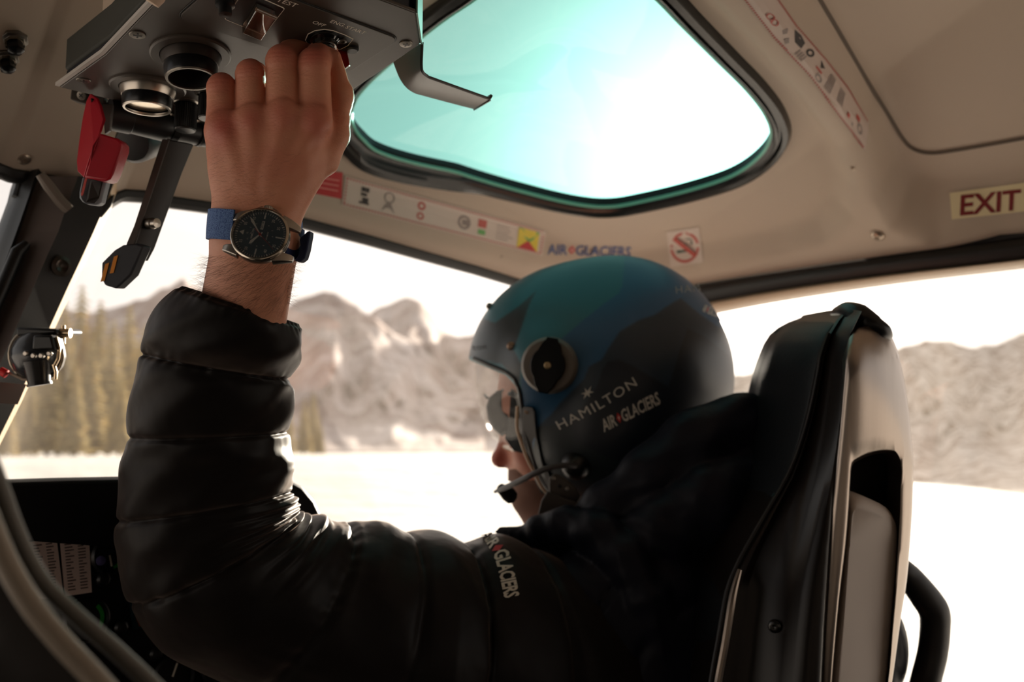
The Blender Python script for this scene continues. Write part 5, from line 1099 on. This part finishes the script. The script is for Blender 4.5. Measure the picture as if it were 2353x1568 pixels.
# sunglasses
sgl = empty('sunglasses', P(1150, 950, DH), 'black sunglasses worn behind the clear face shield', 'sunglasses')
lensm = mat('sunglass lens', (6, 5, 6), .5, spec=.05)
for sgn in (-1, 1):
    lp = [(1114, 936), (1121, 915), (1138, 901), (1170, 891), (1177, 905), (1180, 935), (1176, 965), (1164, 990), (1148, 1000), (1130, 984), (1118, 962)]
    pts = [P(x+6, y, DH*(1+sgn*(22+(x-1110)*.75)/FP)) for x, y in lp]; g = G(); g.prism(pts, RT*.002+UP*0); build('lens', g, lensm, sgl, bevel=.0005)
    g = G(); g.tube(pts, .0016, 8, True); build('rim', g, black, sgl)
    g = G(); g.tube([P(1172, 905, DH*(1+sgn*74/FP)), P(1200, 915, DH*(1+sgn*120/FP)), P(1300, 935, DH*(1+sgn*150/FP)), P(1370, 960, DH*(1+sgn*150/FP))], .0032, 8); build('temple', g, black, sgl)
g = G(); g.prism([P(x, y, DH*(1-zq/FP)) for x, y, zq in [(1174, 893, 80), (1196, 915, 118), (1204, 980, 122), (1202, 1042, 112), (1180, 1036, 96), (1160, 1008, 66), (1170, 960, 72)]], -FW*.003); build('side_shade_panel', g, lensm, sgl, bevel=.0008)  # black panel stands for the sunglasses' side and the shade on the cheek
g = G(); g.tube([P(1120, 915, DH*(1-22/FP)), P(1114, 908, DH), P(1120, 915, DH*(1+22/FP))], .0016, 8); build('bridge', g, black, sgl)

# ---------------------------------------------------------------- jacket
jm = mat('down jacket', (12, 10, 10), .46, spec=.14, sheen=.17, fuzz=(1, .74, .6), bump=[(14, .16, 3), (60, .08, 2)])
jmn = mat('down jacket navy', (20, 21, 31), .5, spec=.18, bump=[(16, .18, 4), (70, .1, 2)])
jk = empty('jacket', (0, 0, 0), None, None); jk.parent = pil; jk.location = (0, 0, 0); ORG[jk.name] = ORG[pil.name]; 
# rows: outer edge px, inner edge px, depth, seam?
RW = [((409, 660), (688, 752), .688, 1), ((372, 716), (690, 792), .696, 0), ((345, 768), (684, 832), .704, 0), ((334, 812), (664, 872), .716, 1),
      ((320, 868), (664, 900), .722, 0), ((308, 930), (663, 948), .728, 0), ((298, 1003), (659, 995), .734, 1), ((297, 1060), (664, 1045), .742, 0), ((292, 1120), (668, 1090), .75, 0), ((281, 1190), (672, 1132), .758, 1),
      ((287, 1260), (680, 1160), .765, 0), ((296, 1320), (680, 1180), .77, 0), ((308, 1370), (690, 1192), .775, 1), ((345, 1432), (716, 1200), .783, 0), ((420, 1492), (765, 1206), .795, 0), ((540, 1565), (822, 1218), .81, 1),
      ((660, 1630), (888, 1216), .83, 0), ((800, 1710), (955, 1226), .85, 1), ((900, 1760), (1020, 1228), .87, 0), ((1000, 1800), (1078, 1246), .888, 1), ((1110, 1820), (1150, 1236), .905, 0), ((1220, 1830), (1222, 1252), .925, 1), ((1330, 1820), (1290, 1290), .95, 0), ((1420, 1780), (1350, 1340), .98, 1)]
keys = [np.array([a[0], a[1], b[0], b[1], d]) for a, b, d, s_ in RW]; NS = 9
cur = catmull(keys, NS); seams = [i*NS for i, r in enumerate(RW) if r[3]]
NA = 150; th = np.linspace(0, 2*math.pi, NA, endpoint=False); rs = []
rg_ = np.random.RandomState(11)
def pucker(th, seed):
    r = np.random.RandomState(seed); v = 0
    for k in (9, 14, 21, 30, 41): v = v+r.randn()*np.sin(k*th+r.rand()*6.3)/(k**.35)
    return v/2.2
for i, c in enumerate(cur):
    o = P(c[0], c[1], c[4]); n_ = P(c[2], c[3], c[4]); mid = (o+n_)/2; a = (o-n_)/2; la = np.linalg.norm(a)
    j0 = max([q for q in seams if q <= i]); nx = [q for q in seams if q > i]; j1 = nx[0] if nx else i+1
    t_ = (i-j0)/(j1-j0); bulge = math.sin(math.pi*t_)**.42 if 0 < t_ < 1 else 0
    k1, k2 = c[4], 0; ax1 = nrm(a); nxt = cur[min(i+1, len(cur)-1)]; prv = cur[max(i-1, 0)]
    tan = nrm(P((nxt[0]+nxt[2])/2, (nxt[1]+nxt[3])/2, nxt[4])-P((prv[0]+prv[2])/2, (prv[1]+prv[3])/2, prv[4]))
    ax2 = nrm(np.cross(ax1, tan)); ax2 = ax2 if ax2@FW > 0 else -ax2
    vw = nrm(mid-CAM); vw = nrm(vw-ax1*np.dot(vw, ax1)); wv_ = float(np.interp(i, [0, 11*NS, 15*NS], [.97, .8, .25])); ax2 = nrm(lerp(ax2, vw, wv_))
    lb = min(la*.98, .078 if i < 15*NS else .10); sc = .955+(.075 if i < 12*NS else .05)*bulge
    near = math.exp(-t_*(j1-j0)/1.6)+math.exp(-(1-t_)*(j1-j0)/1.6)
    pk = pucker(th, j0+1)*math.exp(-t_*(j1-j0)/1.9)+pucker(th, j1+1)*math.exp(-(1-t_)*(j1-j0)/1.9)
    inn = np.clip(-np.cos(th), 0, 1)**2                              # inside of the elbow folds deeply
    el = math.exp(-((i-12.2*NS)/(2.6*NS))**2)
    fold = el*inn*(.0042*np.sin(i*.83+2.4*np.sin(th*2+i*.05)+1.6*np.sin(i*.37))+.0018*np.sin(i*1.7+th*4+2*np.sin(i*.3)))
    wr_ = .0011*np.sin(th*3+i*.13+1.3*np.sin(i*.21))+.0008*np.sin(th*7-i*.31)
    r_ = sc+(.0036*pk+fold-.0035*el*inn+wr_*(1-.5*near))/la
    if t_ == 0 or t_ == 1: r_ = r_-.034
    rs.append([mid+a*math.cos(t)*r_[k]+ax2*lb*math.sin(t)*r_[k] for k, t in enumerate(th)])
def ring_scaled(r, s_, off): m = np.mean(r, 0); return [m+(p-m)*s_+off for p in r]
tan0 = nrm(np.mean(rs[0], 0)-np.mean(rs[4], 0))
pre = [ring_scaled(rs[0], .80, -tan0*.030), ring_scaled(rs[0], .86, -tan0*.012), ring_scaled(rs[0], .93, tan0*.001), ring_scaled(rs[0], .98, tan0*.003)]
g = G(); g.rings(pre+rs, False, False)
sl_ = build('sleeve', g, jm, jk, auto=180, subd=1)
SB = bvh_of(sl_)
g = G(); g.rings([ring_scaled(rs[0], .84, -tan0*.020), ring_scaled(rs[0], .86, tan0*.000), ring_scaled(rs[0], .78, tan0*.002), ring_scaled(rs[0], .74, -tan0*.02)], False, False); build('inner_cuff', g, mat('cuff lining', (14, 16, 20), .7), sl_, auto=180)
def jack_f(X, Y, Z):
    d = ell(X, Y, Z, (1480, 1640, 60), (330, 420, 250))
    d = smin(d, cone(X, Y, Z, (1250, 1440, 0), (1480, 1420, 40), 165, 200), 60)
    d = smin(d, cone(X, Y, Z, (1500, 1420, 60), (1900, 1500, 330), 190, 190), 60)
    # quilting: shallow grooves following the shoulder
    u = np.sqrt((X-1640)**2+((Y-1640)*.8)**2+(Z*.5)**2); gq = np.abs(((u-40) % 118)-59); d = d+13*np.exp(-(gq/9.)**2)
    # collar roll from the throat over the shoulder
    pts = [((1200, 1238, 30), 18), ((1240, 1216, 0), 30), ((1300, 1206, -30), 40), ((1370, 1225, -70), 52), ((1440, 1290, -100), 60), ((1490, 1390, -120), 62), ((1520, 1520, -120), 60)]
    c = None
    for (a, ra), (b, rb) in zip(pts[:-1], pts[1:]):
        q = cone(X, Y, Z, a, b, ra, rb); c = q if c is None else smin(c, q, 20)
    c = c+3.5*np.sin(X*.085+Y*.03)*np.sin(Y*.06-X*.05); d = smin(d, c, 7)
    # hood bunched behind the neck
    pts = [((1330, 1205, 20), 40), ((1400, 1170, 0), 62), ((1500, 1110, 0), 84), ((1600, 1035, 20), 92), ((1700, 985, 60), 78), ((1800, 975, 140), 60), ((1880, 990, 240), 60)]
    c = None
    for (a, ra), (b, rb) in zip(pts[:-1], pts[1:]):
        q = cone(X, Y, Z, a, b, ra, rb); c = q if c is None else smin(c, q, 20)
    c = c+4*np.sin(X*.05+Y*.07)*np.sin(Y*.045-X*.02+Z*.03); d = smin(d, c, 8)
    pts = [((1400, 1290, -20), 60), ((1520, 1230, -50), 88), ((1640, 1160, -40), 100), ((1740, 1120, 20), 90), ((1850, 1130, 140), 80)]
    c = None
    for (a, ra), (b, rb) in zip(pts[:-1], pts[1:]):
        q = cone(X, Y, Z, a, b, ra, rb); c = q if c is None else smin(c, q, 20)
    c = c+4*np.sin(X*.06-Y*.05)*np.sin(Y*.07+X*.02); d = smin(d, c, 8)
    d = smin(d, cone(X, Y, Z, (1148, 1222, 40), (1200, 1228, 20), 12, 20), 8); d = smin(d, cone(X, Y, Z, (1195, 1262, 60), (1340, 1230, 60), 40, 60), 20)   # collar tip
    # hollow for the neck and head
    return d
V, F_ = snet(jack_f, (1060, 860, -260), (2160, 2060, 560), 11.)
g = G(); g.add(q2w(V, DT), F_); jb = build('jacket_body', g, jmn, jk, auto=180, subd=1)
ORG[jb.name] = ORG[pil.name]
# lettering on the upper sleeve
jb_b = SB
V1_, F1_ = textmesh('AIR', .03, 2, .95, .72); V2_, F2_ = textmesh('GLACIERS', .03, 2, .95, .72); w1, w2 = V1_[:, 0].max(), V2_[:, 0].max()
path = catmull([np.array(q, float) for q in [(1106, 1230), (1124, 1258), (1140, 1290), (1150, 1330), (1160, 1377)]], 12); PL = np.array(path)
seg = np.r_[0, np.cumsum(np.hypot(*np.diff(PL, axis=0).T))]; TOT = w1+.5+w2
def jp(x, y):
    s_ = x/TOT*seg[-1]; q = np.array([np.interp(s_, seg, PL[:, 0]), np.interp(s_, seg, PL[:, 1])]); e = 2.
    q2 = np.array([np.interp(s_+e, seg, PL[:, 0]), np.interp(s_+e, seg, PL[:, 1])]); q1 = np.array([np.interp(s_-e, seg, PL[:, 0]), np.interp(s_-e, seg, PL[:, 1])]); dv = q2-q1; dv = dv/np.hypot(*dv); h = 33*(.62+.38*min(1, s_/60))
    nv_ = np.array([dv[1], -dv[0]]); return q+nv_*y*h
def onj(x, y):
    q = jp(x, y); p1 = stick(SB, q[0], q[1], .0009); p2 = stick(JBB, q[0], q[1], .0009)
    c = [p for p in (p1, p2) if p is not None]; return min(c, key=lambda p: proj(p)[2]) if c else P(q[0], q[1], .9)
JBB = bvh_of(jb)
g = G(); g.add([onj(x, y) for x, y in V1_], F1_, 0); g.add([onj(x+w1+.5, y) for x, y in V2_], F2_, 0)
c_ = w1+.25; g.add([onj(c_-.30, .5), onj(c_, 1.0), onj(c_+.26, .5), onj(c_, 0.)], [(0, 1, 2, 3)], 1)
build('sleeve_lettering', g, [mat('reflective print', (214, 204, 190), .5), pred], sl_, smooth=False)
# seated legs in dark trousers, below the frame
def leg_f(X, Y, Z):
    d = None
    for s_ in (-1, 1):
        h = np.array([.84+s_*.09, .52, .62]); k = h+np.array([s_*.03, .40, .05]); f = k+np.array([0, .12, -.50])
        q = smin(cone(X, Y, Z, h, k, .095, .065), cone(X, Y, Z, k, f, .062, .045), .03); q = smin(q, cone(X, Y, Z, f+np.array([0, -.03, -.03]), f+np.array([0, .13, -.05]), .045, .035), .02); d = q if d is None else smin(d, q, .04)
    return d
V, F_ = snet(leg_f, (.5, .3, -.05), (1.15, 1.35, .85), .016)
g = G(); g.add(V, F_); build('trousers', g, mat('trousers', (24, 24, 28), .8), pil, auto=180)
# ================================================================ pilot's seat
st_ = empty('pilot_seat', (.84, .40, .02), 'black leather pilot seat with brushed metal backrest frame on the right', 'seat')
leather = mat('black leather', (18, 18, 22), .42, spec=.28, bump=[(420, .35, 3)]); gloss = mat('seat shell gloss', (24, 18, 15), .28, spec=.3)
brushed = mat('brushed aluminium', (168, 156, 146), .30, metal=1., aniso=.6, bump=[(60, .06, 3, (1, 1, .05))])
YL = [716, 735, 765, 816, 850, 907, 963, 1031, 1099, 1173, 1258, 1303, 1360, 1445, 1568, 1720, 2300]
SX = np.interp(YL, [716, 735, 765, 816, 850, 907, 963, 1031, 1099, 1173, 1258, 1303, 1360, 1445, 1568, 1720, 2300], [1925, 1855, 1803, 1784, 1770, 1756, 1742, 1722, 1694, 1654, 1603, 1575, 1558, 1543, 1538, 1532, 1525])
MX = np.interp(YL, [716, 748, 810, 890, 997, 1088, 1201, 1292, 1360, 1473, 1568, 1720, 2300], [1940, 1909, 1886, 1872, 1847, 1812, 1745, 1694, 1668, 1648, 1631, 1612, 1590])
FX = np.interp(YL, [716, 765, 867, 975, 1088, 1190, 1332, 1445, 1568, 1720, 2300], [1972, 1949, 1938, 1929, 1917, 1906, 1897, 1889, 1883, 1876, 1850])
dS = np.interp(YL, [716, 1720], [.93, 1.0]); dM = np.interp(YL, [716, 1100, 1720], [.845, .83, .80]); dF = np.interp(YL, [716, 1720], [.80, .765])
R1 = []; R2 = []; R3 = []
for y, sx, mx, fx, a, b, c in zip(YL, SX, MX, FX, dS, dM, dF):
    p1, p2, p4 = P(sx, y, a), P(mx, y, b), P(fx, y, c); w = p2-p1; p4 = P(fx+9, y, c+.006)
    R1.append([p1+FW*.05+RT*.004, p1+FW*.015-RT*.002, p1, lerp(p1, p2, .25)-FW*.020, lerp(p1, p2, .5)-FW*.026, lerp(p1, p2, .75)-FW*.020, lerp(p1, p2, .93)-FW*.008, p2, p2+FW*.06, p1+FW*.10])
    q = lerp(p2, p4, .45)+FW*.012
    R2.append([p2+FW*.002, p2-FW*.003, lerp(p2, p4, .12)-FW*.002, lerp(p2, p4, .25)+FW*.010, q, lerp(p2, p4, .65)+FW*.006, lerp(p2, p4, .72)-FW*.004, lerp(p2, p4, .84)-FW*.006, lerp(p2, p4, .96)-FW*.001, p4+FW*.004, p4+FW*.12, p2+FW*.12])
def capd(R):      # closes the top by shrinking a ring
    m = np.mean(R[0], 0); return [[lerp(p, m, .93)+UP*.0025 for p in R[0]], [lerp(p, m, .5)+UP*.002 for p in R[0]]]+R
g = G(); g.rings(capd(R1)); build('backrest_cushion', g, leather, st_, auto=180, subd=1)
g = G(); g.rings(capd(R2)); build('backrest_shell', g, gloss, st_, auto=60)
def sdist(x, y):   # depth of the metal back face
    xl = np.interp(y, YL, FX); xr = np.interp(y, [752, 776, 822, 907, 992, 1065, 1190, 1332, 1445, 1568, 1720, 2300], [2028, 2050, 2067, 2084, 2093, 2099, 2096, 2084, 2067, 2050, 2030, 1980])
    t_ = np.clip((x-xl)/(xr-xl), 0, 1); return lerp(.785, .815, t_)+.018*(abs(t_-.45)*1.9)**3+max(0, (830-y))/100*.012
outer = [(1850, 2300), (1876, 1720), (1883, 1568), (1889, 1445), (1897, 1332), (1906, 1190), (1917, 1088), (1929, 975), (1938, 867), (1945, 800), (1955, 766), (1978, 753), (2005, 750), (2030, 755), (2050, 776), (2067, 822), (2084, 907), (2093, 992), (2099, 1065), (2096, 1190), (2084, 1332), (2067, 1445), (2050, 1568), (2026, 1720), (1980, 2300)]
inner_ = [(1868, 2300), (1900, 1720), (1912, 1568), (1920, 1473), (1931, 1360), (1943, 1262), (1950, 1180), (1954, 1110), (1956, 1082), (1961, 1067), (1975, 1058), (1992, 1050), (2010, 1045), (2030, 1042), (2048, 1043), (2060, 1049), (2068, 1062), (2071, 1085), (2069, 1130), (2067, 1200), (2059, 1332), (2050, 1445), (2040, 1568), (2012, 1720), (1966, 2300)]
oc = catmull([np.array(q, float) for q in outer], 4); ic = catmull([np.array(q, float) for q in inner_], 4); rows = []
for k, t_ in enumerate([0, .05, .15, .35, .6, .85, .96, 1.0]):
    lift = [-.010, -.002, 0, 0, 0, 0, -.002, -.012][k]; r_ = []
    for a, b in zip(oc, ic):
        q = lerp(a, b, t_); r_.append(P(q[0], q[1], sdist(q[0], q[1])-.004-lift))
    rows.append(r_)
g = G(); g.grid([[p+FW*.03 for p in rows[0]]]+rows+[[p+FW*.03 for p in rows[-1]]]); build('backrest_frame', g, brushed, st_, auto=70)
g = G(); rc_ = [(1945, 1030), (2080, 1030), (2075, 1300), (2040, 1720), (1975, 2300), (1860, 2300), (1895, 1720), (1935, 1300)]; g.prism([P(x, y, sdist(x, y)+.045) for x, y in rc_], FW*.01); build('recess', g, mat('recess black', (10, 10, 11), .4), st_)
pd = [(1866, 2295), (1905, 1720), (1915, 1568), (1932, 1400), (1944, 1262), (1950, 1180), (1957, 1148), (1975, 1141), (1996, 1146), (2040, 1168), (2060, 1195), (2066, 1226), (2060, 1332), (2050, 1445), (2039, 1568), (2010, 1720), (1962, 2295)]
g = G(); pts = [P(x, y, sdist(x, y)+.008) for x, y in catmull([np.array(q, float) for q in pd], 3)]; cm_ = np.mean(pts, 0)
top = lambda p, k, dz: lerp(p, cm_, k)+FW*dz
f0 = [p+FW*.030 for p in pts]; f1 = [p+FW*.006 for p in pts]
def padin(k, dz): return [P(*(lambda q: (lerp(q[0], 1988, k), max(q[1], 0) if q[1] > 1500 else lerp(q[1], q[1]+90*k*6, .35 if q[1] < 1300 else 0), 1))(proj(p)))*1. for p in pts]
inner_pts = []
for p in pts:
    x, y, d = proj(p); x2 = lerp(x, 1990, .16); y2 = y+(26 if y < 1240 else 0)*1.; inner_pts.append(P(x2, y2, d-.004))
g.rings([f0, f1, [lerp(a, b, .35)-FW*.003 for a, b in zip(f1, inner_pts)], inner_pts]); build('lumbar_pad', g, mat('pad grey', (190, 178, 168), .62, bump=[(1400, .3, 2)]), st_, auto=60)
g = G(); tc_ = [(1930, 722), (1962, 720), (1996, 731), (2030, 746), (2046, 768), (2020, 766), (1985, 762), (1958, 776), (1944, 800), (1928, 790), (1918, 745)]
g.tube(catmull([P(1915, 722, .875), P(1945, 718, .85), P(1975, 732, .83), P(2003, 752, .825), P(2028, 764, .825), P(2040, 778, .835)], 5), [.003, .007, .0095, .009, .006, .003], 14, asp=1.3); build('top_cap', g, mat('cap gloss', (14, 14, 15), .3, spec=.4), st_)
g = G(); c = P(1780, 1440, .802); g.lathe(c, nrm(-FW-RT*.4), [(.0052, -.002), (.0052, .0015), (.0042, .0022), (.0015, .0024), (0, .0018)], 24); build('bolt', g, mat('bolt black', (12, 12, 12), .2, coat=.5), st_)
g = G(); a = catmull([P(x+1, y, d-.0045) for x, y, d in zip(MX[2:], YL[2:], dM[2:])], 3); g.tube(a, .0016, 6); build('piping', g, mat('piping', (30, 28, 30), .35), st_)
g = G(); a = catmull([P(x, y, d) for x, y, d in [(1700, 1310, .800), (1684, 1370, .795), (1668, 1470, .792), (1650, 1568, .79), (1630, 1680, .785), (1605, 2280, .78)]], 4); g.tube(a, [.0020, .0036, .0036, .0036, .0036], 10); build('side_rail', g, mat('rail metal', (150, 138, 128), .3, metal=1.), st_)
g = G(); g.box((.86, .62, .50), .24, .25, .06); build('seat_cushion', g, leather, st_, bevel=.03); g = G(); g.box((.86, .6, .22), .18, .2, .21); build('pedestal', g, dark, st_, bevel=.01)
# door grab handle
hp = [(2030, 1270, 1.10), (2060, 1300, 1.08), (2092, 1330, 1.08), (2125, 1372, 1.08), (2146, 1405, 1.08), (2149, 1440, 1.08), (2143, 1500, 1.08), (2126, 1570, 1.08), (2100, 1680, 1.09), (2080, 1790, 1.12)]
g = G(); g.tube(catmull([P(*q) for q in hp], 6), [.012, .013, .0145, .0165, .0170, .0165, .0165, .0165, .0165, .0165], 20, asp=.8, upv=FW); build('grab_handle', g, mat('handle black', (26, 24, 24), .38), None, label='black curved grab handle at the door to the right of the seat', cat='handle')
bp_ = P(-60, 1700, .36); g = G(); g.box((bp_[0]-.05, bp_[1], bp_[2]/2), .03, .03, bp_[2]/2); build('seat_column', g, dark, sr)
